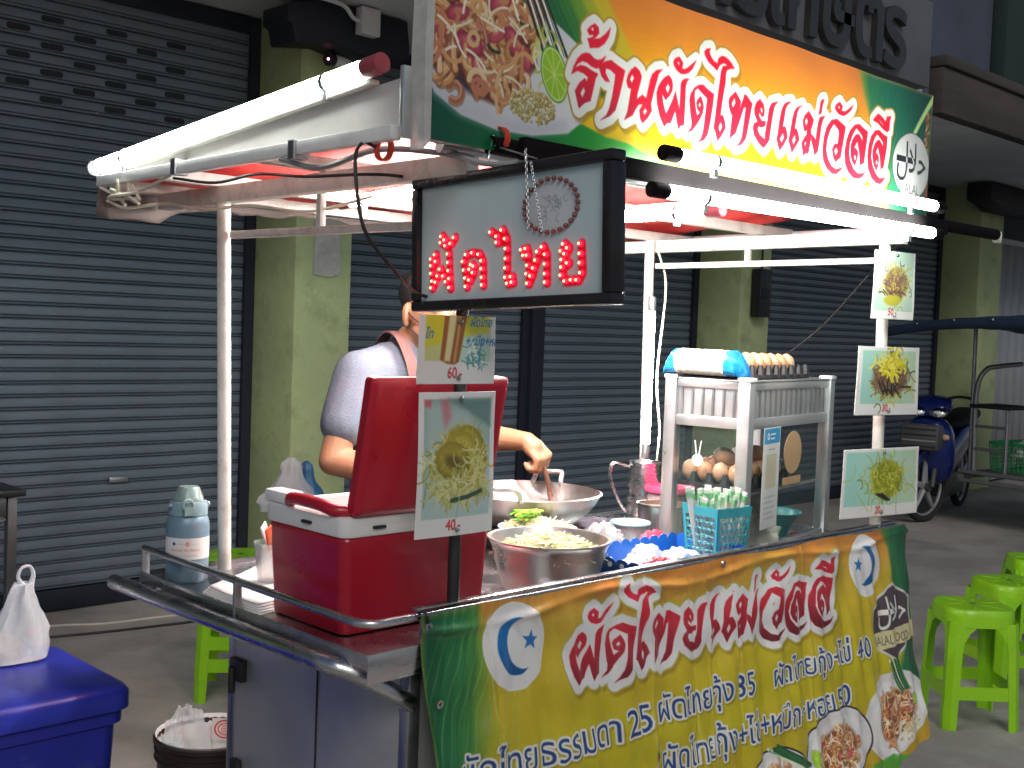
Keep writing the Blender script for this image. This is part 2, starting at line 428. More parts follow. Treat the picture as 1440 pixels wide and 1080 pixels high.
m_fascia = M('weathered_fascia', (.07, .06, .055), .8, var=.3, scale=2.5, stretch=(.4, 1, 3), bump=.2, dirt=(.06, .05, .05), dscale=2.0, damt=.7)
m_wallup = M('upper_wall_render', (.075, .09, .125), .85, var=.15, scale=1.5)
m_dark = M('black_box_paint', (.012, .014, .022), .6)
m_black = M('black_plastic', (.018, .018, .02), .4)
m_steel = M('brushed_stainless', (.56, .56, .57), .27, metal=1, var=.1, scale=6, stretch=(1, 1, 8), rvar=.12)
m_steel_dull = M('dull_stainless', (.42, .43, .45), .42, metal=1, var=.18, scale=5, dirt=(.2, .2, .2), dscale=6, damt=.4)
m_white_metal = M('white_painted_pipe', (.66, .65, .61), .45, var=.1, scale=14, dirt=(.30, .24, .17), dscale=16, damt=.6)
m_alu = M('aluminium_profile', (.66, .67, .68), .36, metal=.85, var=.08, scale=10)
m_white = M('white_plastic', (.76, .76, .74), .4, var=.05)

def ground_sheet():
    b = B(); n = 60
    xs = [-40 + i * 140 / n for i in range(n + 1)]; ys = [-60 + i * 110 / n for i in range(n + 1)]
    vs_ = [(x, y, 0.0) for y in ys for x in xs]
    fs = [(j * (n + 1) + i, j * (n + 1) + i + 1, (j + 1) * (n + 1) + i + 1, (j + 1) * (n + 1) + i) for j in range(n) for i in range(n)]
    b.add(vs_, fs)
    return tag(b.build('ground', m_conc, smooth=False), kind='structure')
ground_sheet()

shop = thing('shophouse', 'green pillared shophouse row with closed slate roller shutters behind the food cart', 'building', (2.0, 3.8, 0))
SX, SY = 2.0, 3.8
def L(x, y, z): return (x - SX, y - SY, z)
def sbox(name, a, b, mat, bevel=.004, parent=None):
    return B().box2(L(*a), L(*b)).build(name, mat, parent or shop, bevel=bevel)
# solid mass behind the shutters
sbox('back_wall', (-6, 3.87, 0), (18, 4.1, 7.5), m_wallup, 0)
# pillars
for (x0, x1) in ((1.95, 2.30), (5.86, 6.25), (9.86, 10.38), (-2.6, -2.2)):
    sbox('pillar', (x0, 3.35, 0), (x1, 3.868, 3.018), m_green, .006)
# canopy slab over the pavement, its edge board
sbox('canopy_slab', (-5, 2.07, 3.022), (6.0, 3.866, 3.25), m_soffit, .01)
sl = sbox('canopy_slab', (6.003, 2.04, 2.99), (18, 3.865, 3.04), m_soffit, .004)
sl['label'] = 'pale underside of the right-hand canopy'
fb = sbox('fascia_board', (6.006, 1.93, 2.965), (18, 2.036, 3.27), m_fascia, .012)
sbox('fascia_ledge', (6.0, 1.905, 3.274), (18, 2.12, 3.345), m_fascia, .01)
# upper storey window recess and green panel far right
B().box2(L(11.0, 3.70, 3.46), L(13.5, 3.866, 6.8)).build('upper_wall_panel', M('upper_green_paint', (.025, .045, .04), .8), shop, bevel=.01)
B().box2(L(11.6, 3.60, 4.2), L(12.4, 3.697, 5.6)).build('upper_window', m_dark, shop, bevel=.01)

SLAT = .0615
def slat_mesh(width):
    prof = [(.016, 0), (.004, .004), (.003, .0085), (.013, .0115), (.0125, .0135), (.001, .0185), (-.001, .034), (.001, .0535), (.012, SLAT - .001), (.022, SLAT - .001), (.022, 0)]
    b = B(); b.loft([[(-width / 2, y, z) for y, z in prof], [(width / 2, y, z) for y, z in prof]])
    return b.mesh('slat', angle=25)
def shutter(x0, x1, label, slots=False, lock=None):
    t = B().box2(L(x0 + .004, 3.755, .004), L(x1 - .004, 3.80, .108)).build('roller_shutter', m_guide, shop, bevel=.004)
    t['label'] = label
    for gx in (x0 + .028, x1 - .028):
        b = B(); b.box2(L(gx - .03, 3.728, .0), L(gx + .03, 3.752, 3.0)); b.build('guide_rail', m_guide, t)
    w = x1 - x0 - .06
    me = slat_mesh(w); n = int((2.985 - .111) / SLAT)
    for i in range(n):
        z = .111 + i * SLAT
        o = link('slat', me, m_shut, t, L((x0 + x1) / 2, 3.762 + rnd.uniform(-.0015, .0015), z), (rnd.uniform(-.02, .02), 0, rnd.uniform(-.0008, .0008)))
    B().box2(L(x0, 3.73, 2.93), L(x1, 3.866, 3.016)).build('roller_box', m_guide, t, bevel=.004)
    if slots:
        sp = [(.0145 * math.cos(a) + (.04 if math.cos(a) > 0 else -.04), .0145 * math.sin(a)) for a in [math.pi * 2 * k / 16 for k in range(16)]]
        sm = B().prism(sp, lambda u, v: (u, .004, v), lambda u, v: (u, -.0035, v)).mesh('vent_slot')
        for c in range(-5, 6):
            for r in range(4 if c % 2 else 3):
                link('vent_slot', sm, m_dark, t, L(.698 + c * .1565, 3.762, (2.79 if c % 2 else 2.7285) - r * .123))
    if lock:
        lb = B(); lb.box(L(lock, 3.752, .62), (.10, .012, .03)); lb.build('lock_plate', m_steel_dull, t, bevel=.004)
    return t
shutter(-2.2, 1.95, 'widest left shutter with rows of vent slots', slots=True, lock=1.22)
shutter(2.30, 4.035, 'shutter right behind the vendor')
shutter(4.125, 5.86, 'shutter right of the steel post', lock=5.3)
shutter(6.25, 9.86, 'dark shutter behind the menu cards')
sbox('mullion_post', (4.04, 3.70, 0), (4.12, 3.80, 3.0), m_guide, .004)

# fixtures on the building
t = thing('security_camera', 'small silver security camera with a glowing dot on the green pillar', 'camera', (2.11, 3.345, 2.765))
B().box((0, -.0, .045), (.06, .012, .06)).build('bracket', m_steel_dull, t, bevel=.003)
B().cyl((0, .0, .04), (0, -.06, .01), .012).build('arm', m_steel_dull, t)
B().cyl((.085, -.045, .008), (-.035, -.085, 0), .030, n=20).build('housing', m_white, t)
B().cyl((-.0352, -.0851, 0), (-.065, -.095, -.003), .034, n=20).build('lens_hood', m_black, t)
B().sphere((-.0655, -.0953, -.003), .006).build('indicator', emit('camera_indicator', (1, .35, .5), 6), t)
t = thing('awning_motor_housing', 'dark angular awning housing under the canopy at the pillar top', 'housing', (2.05, 3.25, 2.78))
B().prism([(-.33, .17), (-.33, .09), (-.30, .08), (-.28, 0), (-.06, .035), (.20, -.0), (.42, .04), (.42, .1), (.40, .232), (-.12, .232)],
          lambda u, v: (u, .1, v), lambda u, v: (u, -.12, v)).build('body', m_dark, t, bevel=.004)
B().box((.12, -.155, .165), (.115, .06, .135)).build('junction_box', m_soffit, t, bevel=.006)
B().tube(smooth_path([(-.2, -.16, .225), (-.04, -.16, .215), (.02, -.16, .17), (.065, -.155, .16)]), .011).build('conduit', m_soffit, t)
t = thing('awning_roller', 'black awning roller box under the far right canopy', 'housing', (9.9, 3.2, 2.74))
B().prism([(-.42, .24), (-.42, .08), (-.25, .05), (-.1, .0), (1.6, .0), (1.6, .24)], lambda u, v: (u, .14, v), lambda u, v: (u, -.1, v)).build('body', m_dark, t, bevel=.006)
t = thing('meter_box', 'black electric meter box on the right-hand green pillar', 'box', (6.06, 3.345, 1.58))
B().box((0, -.045, .19), (.15, .08, .36)).build('case', m_black, t, bevel=.006)
B().box((0, -.089, .19), (.10, .006, .08)).build('dial_window', m_dark, t, bevel=.002)
B().cyl((0, -.04, .37), (0, -.04, 1.2), .009).build('conduit', m_black, t)
o = B().prism([(-.085, .0), (-.08, .36), (.0, .37), (.07, .35), (.085, .2), (.08, .01), (.02, -.01)], lambda u, v: (u, 0, v), lambda u, v: (u, -.008, v)).build(
    'wall_patch', M('bare_mortar', (.42, .42, .40), .9, var=.25, scale=12, bump=.6, bscale=30, dirt=(.2, .2, .2), dscale=14), None, loc=(2.14, 3.348, 1.68))
tag(o, 'bare grey mortar patch on the left green pillar', 'patch')

# shop sign with raised letters on the canopy edge
sign = thing('shop_signboard', 'grey canopy sign board with raised dark metal letters', 'sign', (3.6, 2.0, 3.10))
B().box((.6, .0, .275), (3.3, .10, .55)).build('board', M('sign_board_grey', (.145, .15, .165), .7, var=.12, scale=3), sign, bevel=.006)
def raised(text, size, depth):
    c = bpy.data.curves.new('letters', 'FONT'); c.body = text; c.size = size; c.extrude = depth; c.offset = .012; c.resolution_u = 4
    o = bpy.data.objects.new('letters', c); COL.objects.link(o); bpy.context.view_layer.update()
    me = bpy.data.meshes.new_from_object(o); bpy.data.objects.remove(o); bpy.data.curves.remove(c)
    me.polygons.foreach_set('use_smooth', [False] * len(me.polygons))
    return me
m_letter = M('letter_bronze', (.075, .072, .07), .4, metal=.5, var=.2, scale=6)
lx = -.62
for ch, wd in (('ก', .40), ('า', .30), ('ร', .32), ('เ', .21), ('ก', .40), ('ษ', .43), ('ต', .42), ('ร', .33)):
    me = raised(ch, .62, .02); me.materials.clear()
    link('raised_letter', me, m_letter, sign, (lx + .04, -.073, .045), (math.pi / 2, 0, 0)); lx += wd * .86

# corrugated gate at the far right
gate = thing('corrugated_gate', 'pale corrugated metal gate beyond the motorcycle canopy', 'gate', (12.1, 3.5, 0))
gp = []
for i in range(61):
    u = -1.5 + i * .05; gp.append((u, .018 * math.sin(i * math.pi / 2)))
m_gate = M('galvanised_sheet', (.40, .42, .44), .5, metal=.35, var=.12, scale=3, dirt=(.2, .2, .2), dscale=3)
bb = B(); vs_ = [(u, y, z) for z in (.06, 2.5) for u, y in gp]
bb.add(vs_, [(i, i + 1, 61 + i + 1, 61 + i) for i in range(60)])
go = bb.build('sheet', m_gate, gate); md = go.modifiers.new('thickness', 'SOLIDIFY'); md.thickness = .004
B().box((0, .05, 2.53), (3.1, .06, .07)).build('top_rail', m_gate, gate, bevel=.004)
B().box((0, .05, .06), (3.1, .06, .07)).build('bottom_rail', m_gate, gate, bevel=.004)
for x in (-1.53, -.5, .5, 1.53): B().box((x, .05, 1.3), (.06, .06, 2.46)).build('post', m_gate, gate, bevel=.004)

# loose things by the wall
o = B().tube([(1.68, 3.52, .01), (1.715, 3.58, .62), (1.74, 3.66, 1.14)], [.014, .013, .013]).build('wooden_pole', M('bamboo_pole', (.42, .27, .13), .6, var=.25, scale=14), None)
tag(o, 'long brown wooden pole leaning by the left pillar', 'pole')
o = B().tube(smooth_path([(.2, 3.62, .006), (.78, 3.50, .006), (1.0, 3.40, .006), (1.33, 3.35, .006), (1.6, 3.22, .006), (2.4, 3.1, .006)]), .006, n=6).build('floor_cable', M('pale_cable', (.55, .52, .46), .5), None)
tag(o, 'pale cable lying on the floor in front of the left shutter', 'cable')
o = B().tube(smooth_path([(.2, 3.5, .006), (.73, 3.32, .006), (1.09, 3.24, .006), (1.5, 3.20, .006), (2.1, 3.3, .006)]), .006, n=6).build('floor_cable', m_black, None)
tag(o, 'black cable lying on the floor in front of the left shutter', 'cable')

# ------------------------------------------------------------------ the cart
cart = thing('food_cart', 'stainless steel street food cart with roof frame and hung banners', 'food cart', (0, 0, 0))
ZT = .825
# tray top with folded lip
b = B(); b.box2((-.12, -.022, ZT - .02), (1.90, .862, ZT)); b.build('tabletop', m_steel, cart, bevel=.003)
for a_, b_ in (((-.123, -.025, ZT - .045), (1.903, -.0225, ZT + .012)), ((-.123, .8625, ZT - .045), (1.903, .865, ZT + .012)),
               ((-.1235, -.0224, ZT - .012), (-.1205, .8624, ZT + .012)), ((1.9005, -.0224, ZT - .045), (1.9035, .8624, ZT + .012))):
    B().box2(a_, b_).build('tray_lip', m_steel, cart, bevel=.0008)
m_panel = M('bluish_steel_panel', (.50, .505, .51), .40, metal=.6, var=.16, scale=2.2, dirt=(.36, .365, .375), dscale=2.2, damt=.5)
ep = B().box2((0, .03, .16), (.02, .63, .778)).build('end_panel', m_panel, cart, bevel=.002); ep['label'] = 'bluish steel end panel'
B().box2((-.001, .0, .12), (.028, .028, .778)).build('corner_post', m_steel_dull, cart, bevel=.002)
B().box2((-.001, .632, .12), (.028, .66, .778)).build('corner_post', m_steel_dull, cart, bevel=.002)
B().box2((1.86, .03, .16), (1.88, .63, .778)).build('end_panel', m_panel, cart, bevel=.002)
B().box2((.03, .632, .16), (1.86, .65, .778)).build('back_panel', m_panel, cart, bevel=.002)
B().box2((.03, .008, .16), (1.86, .022, .778)).build('front_panel', m_panel, cart, bevel=.002)
B().box2((.03, .03, .14), (1.86, .63, .158)).build('bottom_shelf', m_steel_dull, cart)
B().box2((-.0035, .30, .16), (-.0012, .303, .775)).build('door_seam', m_dark, cart)
h = B(); h.box((-.008, .605, .64), (.016, .05, .05)); h.cyl((-.018, .615, .645), (-.018, .615, .585), .008); h.build('hinge', m_black, cart, bevel=.002)
h = B(); h.box((-.008, .605, .38), (.016, .03, .10)); h.build('hinge', m_black, cart, bevel=.002)
for (x, y) in ((.25, .06), (1.65, .06), (.25, .6), (1.65, .6)):
    w = B().cyl((x, y - .02, .11), (x, y + .02, .11), .11, n=28).build('wheel', m_black, cart, bevel=.006)
    B().cyl((x, y - .022, .11), (x, y + .022, .11), .06, n=20).build('rim', m_steel_dull, w)
# push bar along the left end
pb = B().tube([(-.143, .955, .797), (-.143, .4, .799), (-.141, .12, .802)] + smooth_path([(-.137, .06, .800), (-.10, .03, .783), (-.04, .012, .745), (.012, .008, .712)], 5), .0185, n=16).build('push_bar', m_steel, cart)
pb['label'] = 'long round push bar'
for y in (.2, .8): B().tube([(-.10, y, .802), (-.143, y, .797)], .010).build('bar_bracket', m_steel_dull, cart)
B().box2((-.05, .75, .735), (.9, .80, .80)).build('under_rail', m_steel_dull, cart, bevel=.003)
# guard rail round the left end and the front
rail = smooth_path([(-.108, .875, .888), (-.113, .5, .888), (-.118, .08, .888)], 5) + arc((-.078, .028, .888), .04, math.pi, 1.5 * math.pi, 6)[0:] + [(.3, -.012, .888), (1.0, -.012, .889), (1.885, -.012, .889)]
B().tube(rail, .0085, n=10).build('guard_rail', m_steel, cart)
for p in ((-.110, .862), (-.116, .44), (.02, -.012), (.55, -.012), (1.1, -.012), (1.6, -.012), (1.88, -.012)):
    dx = -.124 if p[0] < 0 else p[0]
    B().box2((p[0] - .009, p[1] - .004, ZT - .02), (p[0] + .009, p[1] + .004, .886)).build('rail_post', m_steel_dull, cart, bevel=.001)
B().box2((.0, -.0165, .8985), (1.89, .004, .9045)).build('front_edge_strip', m_steel, cart, bevel=.0015)
# roof posts
lp = B().tube([(.078, .82, ZT), (.050, .82, 1.735)], .0165, n=16).build('roof_post', m_white_metal, cart); lp['label'] = 'white back left roof post'
lp = B().tube([(.104, .0, ZT), (.100, .0, 1.78)], .0125, n=14).build('roof_post', M('dark_pipe', (.05, .05, .055), .4, metal=.6), cart); lp['label'] = 'black front roof post carrying two price cards'
lp = B().tube([(1.785, .0, ZT), (1.752, .0, 1.78)], .0165, n=16).build('roof_post', m_white_metal, cart); lp['label'] = 'front right roof post carrying three price cards'
lp = B().tube([(1.70, .82, ZT), (1.675, .82, 1.76)], .0165, n=16).build('roof_post', m_white_metal, cart); lp['label'] = 'back right roof post'
# roof frame bars
def bar(a, b_, w=.03, h=.03, mat=None, name='roof_bar'):
    a, b_ = Vector(a), Vector(b_); d = (b_ - a); ln = d.length
    R = d.to_track_quat('X', 'Z').to_matrix()
    return B().box((a + b_) / 2, (ln, w, h), R=R).build(name, mat or m_white_metal, cart, bevel=.002)
bar((.065, .80, 1.645), (.085, .02, 1.645), .018, .018)
bar((1.690, .80, 1.672), (1.765, .02, 1.685), .018, .018)
bar((.04, 1.10, 1.735), (.06, -.06, 1.752), .035, .04)
bar((1.70, 1.10, 1.735), (1.76, -.06, 1.752), .035, .04)
bar((-.10, 1.10, 1.765), (1.90, 1.10, 1.765), .03, .03)
bar((-.10, .82, 1.772), (1.90, .82, 1.772), .03, .03)
bar((-.10, .42, 1.785), (1.90, .42, 1.785), .03, .03)
bar((.075, .45, 1.65), (.075, .45, 1.73), .016, .016)
bar((1.715, .45, 1.68), (1.715, .45, 1.73), .016, .016)
bar((.55, 1.10, 1.785), (.55, -.06, 1.80), .025, .025)
bar((1.15, 1.10, 1.785), (1.15, -.06, 1.80), .025, .025)
# front pipes
m_maroon = M('dark_maroon_pipe', (.008, .0055, .0065), .8, var=.25, scale=12, spec=.12)
B().tube([(.065, -.10, 1.786), (2.27, -.10, 1.799)], .0175, n=16, caps=False).build('front_pipe', m_maroon, cart)
B().box2((.12, -.139, 1.764), (1.86, -.119, 1.806)).build('front_beam', m_maroon, cart, bevel=.003)
B().lathe([(.010, -.012), (.018, -.012), (.018, .012), (.010, .012), (.010, -.012)], (0, 0, 0), 16).build('pipe_hook', m_white, cart, loc=(2.285, -.10, 1.792), rot=(math.pi / 2, 0, .5))
B().tube([(-.02, -.055, 1.776), (1.9, -.055, 1.776)], .012, n=12).build('front_pipe', m_steel_dull, cart)
# gable board and roof sheet
m_gable = M('off_white_board', (.50, .475, .46), .6, var=.07, scale=4, dirt=(.36, .33, .32), dscale=3, damt=.5)
m_red = M('red_canvas', (.62, .035, .03), .65, var=.15, scale=5, bump=.2, bscale=15)
m_brown = M('faded_brown_canvas', (.12, .088, .08), .8, var=.2, scale=6, bump=.3, bscale=14)
ga = B(); ga.prism([(-.055, 1.787), (-.055, 1.888), (1.12, 1.792), (1.12, 1.776)], lambda y, z: (-.104, y, z), lambda y, z: (-.098, y, z)).build('gable_board', m_gable, cart)
B().box2((-.118, -.068, 1.778), (-.092, -.057, 1.905)).build('gable_end_strip', m_alu, cart, bevel=.001)
bar((-.122, 1.12, 1.772), (-.122, -.055, 1.787), .022, .026, M('white_gable_paint', (.78, .78, .76), .4), 'gable_bottom_bar')
bar((1.905, 1.12, 1.772), (1.905, -.055, 1.787), .022, .026, m_alu, 'gable_bottom_bar')
n, mth = 40, 24; vs_ = []
for j in range(mth + 1):
    for i in range(n + 1):
        x = -.094 + 1.99 * i / n; y = -.05 + 1.20 * j / mth
        z = 1.884 - (y + .05) * .0805 - .022 * abs(math.sin(j * math.pi / 8)) * (.6 + .4 * math.sin(i * .7)) + .003 * math.sin(i * 1.3 + j)
        vs_.append((x, y, z))
fs = [(j * (n + 1) + i, j * (n + 1) + i + 1, (j + 1) * (n + 1) + i + 1, (j + 1) * (n + 1) + i) for j in range(mth) for i in range(n)]
ro = B().add(vs_, fs).build('roof_canvas', m_red, cart); md = ro.modifiers.new('thickness', 'SOLIDIFY'); md.thickness = .004
# brown flap hanging at the back corner and along the back edge
vs_ = []; n = 60
for j in range(6):
    for i in range(n + 1):
        x = -.12 + 2.0 * i / n
        dr = .038 + .048 * math.exp(-max(0, x - .05) / .10) + .006 * math.sin(i * .55) + .004 * math.sin(i * 1.7)
        z = 1.775 - dr * j / 5; y = 1.135 + .012 * math.sin(i * .9 + j * .4) * j / 5
        vs_.append((x, y, z))
fs = [(j * (n + 1) + i, j * (n + 1) + i + 1, (j + 1) * (n + 1) + i + 1, (j + 1) * (n + 1) + i) for j in range(5) for i in range(n)]
fl = B().add(vs_, fs).build('roof_flap', m_brown, cart); md = fl.modifiers.new('thickness', 'SOLIDIFY'); md.thickness = .003
# wiring of the roof
m_wire_b = M('black_wire', (.015, .015, .016), .45)
m_wire_w = M('cream_wire', (.62, .58, .48), .5)
def wire(pts, r=.0035, mat=None): return B().tube(smooth_path(pts), r, n=6).build('wire', mat or m_wire_b, cart)
wire([(-.125, .0, 1.765), (-.13, .03, 1.775), (-.135, .045, 1.74), (-.13, .02, 1.62), (-.06, .02, 1.55), (.02, .05, 1.51), (.08, .06, 1.50)])
wire([(-.13, 1.06, 1.72), (-.12, .98, 1.70), (-.05, .92, 1.715), (.0, .82, 1.70), (.05, .7, 1.71), (.08, .5, 1.69), (.1, .3, 1.715)], .004, m_wire_w)
wire([(-.13, 1.1, 1.755), (-.128, 1.02, 1.735), (-.12, .9, 1.74), (-.125, .75, 1.765)], .004, m_wire_w)
for k in range(7):
    wire([(-.128, 1.0 + rnd.uniform(-.06, .06), 1.728), (-.14 + rnd.uniform(-.02, .02), .98 + rnd.uniform(-.06, .06), 1.735 + rnd.uniform(-.03, .03)), (-.12, .95 + rnd.uniform(-.08, .08), 1.725 + rnd.uniform(-.02, .02))], .004, m_wire_w)
wire([(-.13, .3, 1.765), (-.1, .2, 1.745), (-.08, .05, 1.77), (0, -.05, 1.765), (.06, -.1, 1.75), (.2, -.11, 1.762), (.6, -.11, 1.766)], .006, M('grey_cable', (.3, .3, .3), .5))
wire([(-.12, .75, 1.757), (-.1, .6, 1.74), (-.09, .45, 1.75), (-.08, .28, 1.735), (0, .15, 1.74), (.1, .1, 1.735)], .0035)
for y in (.72, .25): B().box((-.123, y, 1.779), (.034, .02, .036)).build('cable_clip', m_steel_dull, cart)
for k, (x, y, z) in enumerate(((-.105, .0, 1.765), (.09, -.1, 1.80), (.33, -.1, 1.79))):
    B().lathe([(.020, -.006), (.0235, -.006), (.0235, .006), (.020, .006), (.020, -.006)], (0, 0, 0), 14).build('wire_tie', M('red_tie', (.6, .06, .03), .5) if k < 2 else m_white, cart, loc=(x, y, z), rot=(0, math.pi / 2, 0))
wire([(1.70, .80, 1.72), (1.735, .79, 1.6), (1.72, .80, 1.3), (1.735, .79, 1.1), (1.72, .80, .9)], .004, m_wire_w)
wire([(1.93, -.02, 1.79), (1.96, .1, 1.72), (1.95, .3, 1.5), (1.9, .5, 1.3), (1.87, .6, 1.0)], .003)

# ------------------------------------------------------------------ fluorescent tubes
m_tube = emit('lit_tube', (.93, 1.0, .94), TUBE_POWER)
m_tube_hot = emit('lit_tube_strong', (.95, 1.0, .95), TUBE_POWER * 2.3)  # emission raised above the other tubes to brighten the table
m_tube_dim = emit('lit_tube_dimmed', (.93, 1.0, .93), TUBE_POWER * .42)  # emission lowered so surfaces close by do not blow out
m_tube_faint = emit('lit_tube_faint', (.94, 1.0, .93), TUBE_POWER * .30)  # emission lowered further to spare the banner right behind
m_clearcap = M('clear_end_cap', (.6, .6, .6), .15, trans=.6)
m_redcap = M('dark_red_end_cap', (.30, .05, .07), .4)
def lamp(label, a, b_, r=.0145, capmat=None, capa=True, capb=True, bracket=True, glass=None, capmat_a=None):
    a, b_ = Vector(a), Vector(b_); d = (b_ - a).normalized(); t = thing('fluorescent_tube', label, 'tube light', a, group='lit tube lamps on the cart roof')
    B().cyl((0, 0, 0), b_ - a, r, n=12).build('glass_tube', glass or m_tube, t)
    for on_, p, s_ in ((capa, Vector((0, 0, 0)), -1), (capb, b_ - a, 1)):
        if on_: B().cyl(p - d * s_ * .012, p + d * s_ * .038, r * 1.1, n=14).build('end_cap', (capmat_a if s_ < 0 and capmat_a else capmat) or m_redcap, t, bevel=.002)
    if bracket:
        for f in (.12, .88):
            p = (b_ - a) * f
            bb = B(); bb.tube([p + d * -.006, p + d * .006], r * 1.12, n=12); bb.box(p + Vector((0, 0, -r - .008)), (.014, .012, .018)); bb.build('clip', m_steel_dull, t)
    return t
lamp('lit tube on the sloping top edge of the left gable', (-.116, 1.13, 1.812), (-.116, .035, 1.914), .0175, capmat=m_redcap, capmat_a=m_clearcap, glass=m_tube_dim)
bt_ = bar((-.107, 1.12, 1.7875), (-.107, .03, 1.888), .022, .010, m_white_metal, 'tube_shade_strip')  # added strip that shades the gable board from the tube
lamp('lit tube in front of the top banner bottom edge', (.515, -.180, 1.820), (1.69, -.180, 1.828), .0155, capmat=m_maroon, glass=m_tube_faint)
lamp('lit tube hanging just under the dark front pipe', (.500, -.165, 1.744), (1.715, -.165, 1.756), .0155, capmat=m_maroon, glass=m_tube_dim)
lamp('lit tube under the roof left of the dot-lit sign', (.45, .86, 1.765), (.45, .30, 1.800), .0145, glass=m_tube_hot)
lamp('lit tube under the roof behind the right of the dot-lit sign', (.92, .86, 1.742), (.92, .02, 1.752), .0165, glass=m_tube_hot)
lamp('lit upright tube strapped to the back right post', (1.664, .79, 1.06), (1.664, .79, 1.53), .0125, capmat=m_alu, bracket=False)

# ------------------------------------------------------------------ hanging LED sign
led = thing('led_sign', 'black framed sign lit with red dots, hanging at the cart corner', 'sign', (.045, -.165, 1.4755))
A = math.radians(2.4); U = Vector((0, -math.cos(A), math.sin(A))); W = Vector((0, -math.sin(A), -math.cos(A)))
CZ = 1.6125 - 1.4755
def sp(u, v, x=0.0): return Vector((x, 0, CZ)) + U * u + W * v
m_frame = M('black_gloss_frame', (.02, .017, .02), .28)
hw, hh, fw = .262, .130, .020
for (u0, u1, v0, v1) in ((-hw, hw, -hh, -hh + fw), (-hw, hw, hh - fw, hh), (-hw, -hw + fw, -hh + fw, hh - fw), (hw - fw * 1.2, hw, -hh + fw, hh - fw)):
    B().loft([[sp(u0, v0, -.0), sp(u1, v0, -.0), sp(u1, v1, -.0), sp(u0, v1, -.0)], [sp(u0, v0, .036), sp(u1, v0, .036), sp(u1, v1, .036), sp(u0, v1, .036)]]).build('frame_side', m_frame, led, bevel=.004)
LED = [[[13,1618],[3,1611],[-24,1615],[14,1606],[0,1600],[-15,1604],[-8,1584],[30,1583],[41,1575],[27,1570],[40,1562],[-10,1568],[13,1555],[-12,1552],[39,1547],[20,1542],[3,1542],[-15,1537],[35,1532],[25,1530],[-5,1531],[37,1519],[-16,1520]],[[-60,1582],[-77,1585],[-95,1582],[-52,1569],[-104,1570],[-76,1563],[-83,1560],[-56,1553],[-72,1554],[-81,1548],[-105,1555],[-61,1538],[-72,1534],[-107,1539],[-63,1522],[-108,1525]],[[-125,1622],[-155,1625],[-142,1614],[-165,1609],[-143,1603],[-168,1591],[-169,1573],[-169,1556],[-170,1539],[-184,1540],[-175,1528],[-187,1530]],[[-208,1588],[-219,1590],[-214,1578],[-223,1578],[-260,1592],[-249,1584],[-268,1579],[-245,1569],[-225,1560],[-269,1562],[-240,1555],[-224,1545],[-234,1541],[-270,1545],[-227,1528],[-271,1530]],[[-311,1596],[-321,1589],[-306,1584],[-315,1579],[-349,1596],[-351,1579],[-309,1569],[-322,1563],[-352,1563],[-309,1556],[-354,1546],[-308,1542],[-318,1532],[-333,1534],[-346,1534]]]
STROKES = [[[-8,1586],[-15,1519]],[[30,1583],[41,1574],[37,1519],[13,1555],[-16,1520]],[[40,1562],[27,1570],[30,1583]],[[13,1618],[14,1606],[0,1600],[-15,1604],[-24,1615]],[[3,1611],[13,1618]],[[-63,1522],[-61,1538],[-52,1558],[-52,1569],[-60,1582],[-77,1585],[-95,1582],[-104,1570],[-108,1525]],[[-76,1563],[-83,1558],[-72,1554],[-81,1548],[-72,1534],[-61,1538]],[[-125,1622],[-142,1614],[-155,1625],[-165,1609],[-143,1603],[-142,1614]],[[-165,1609],[-168,1591],[-170,1539],[-175,1528],[-187,1530],[-184,1540],[-170,1539]],[[-208,1588],[-219,1590],[-223,1578],[-214,1578],[-208,1588]],[[-220,1582],[-225,1560],[-227,1528],[-234,1541],[-245,1569],[-260,1592],[-268,1579],[-271,1530]],[[-315,1579],[-306,1584],[-311,1596],[-321,1589],[-315,1579],[-309,1569],[-322,1563],[-309,1556],[-308,1542],[-318,1532],[-333,1534],[-346,1534],[-354,1546],[-349,1596]]]
pw, ph = (hw * 2 - fw * 2.2) * 1000, (hh - fw) * 2000
def to_panel(y, z):
    d = Vector((0, y / 1000 + .165, z / 1000 - 1.6125)); return (d.dot(U) * 1000 + (hw - fw) * 1000, d.dot(W) * 1000 + (hh - fw) * 1000)
cv = Canvas(pw, ph, 240, '#c2d8dc')
cx, cy = to_panel(-275, 1665)
cv.oval(cx, cy, 62, 45, '#d2d8dc')
for k in range(18):
    a = rnd.uniform(0, 6.28); q = rnd.uniform(5, 26); cv.curl(rnd, cx + q * math.cos(a), cy + q * .75 * math.sin(a), 22, 1.6, '#8a9196', 2.0, .7)
for s_ in STROKES: cv.line([to_panel(*p) for p in s_], 17, '#e01030', soft=3)
def pos_panel(gx, gy):
    u = gx / 1000 - (hw - fw); v = gy / 1000 - (hh - fw)
    return np.full_like(u, .012), U.y * u + W.y * v, CZ + U.z * u + W.z * v
cv.sheet('face_panel', print_mat('led_panel_print', .35), led, pos_panel)
B().loft([[sp(-hw + .01, -hh + .01, .016), sp(hw - .01, -hh + .01, .016), sp(hw - .01, hh - .01, .016), sp(-hw + .01, hh - .01, .016)], [sp(-hw + .01, -hh + .01, .034), sp(hw - .01, -hh + .01, .034), sp(hw - .01, hh - .01, .034), sp(-hw + .01, hh - .01, .034)]]).build('back_plate', m_black, led)
m_led = emit('red_led_lens', (1.0, .012, .05), 1.0, (.5, .01, .03)); m_core = emit('led_core', (1.0, .60, .22), 1.3, (.6, .2, .1))
lm = B().sphere((0, 0, 0), .0052, 8, 5, (1.1, 1, 1)).mesh('bulb'); lm.materials.append(m_led)
cm = B().sphere((0, 0, 0), .0027, 6, 4).mesh('bulb_core'); cm.materials.append(m_core)
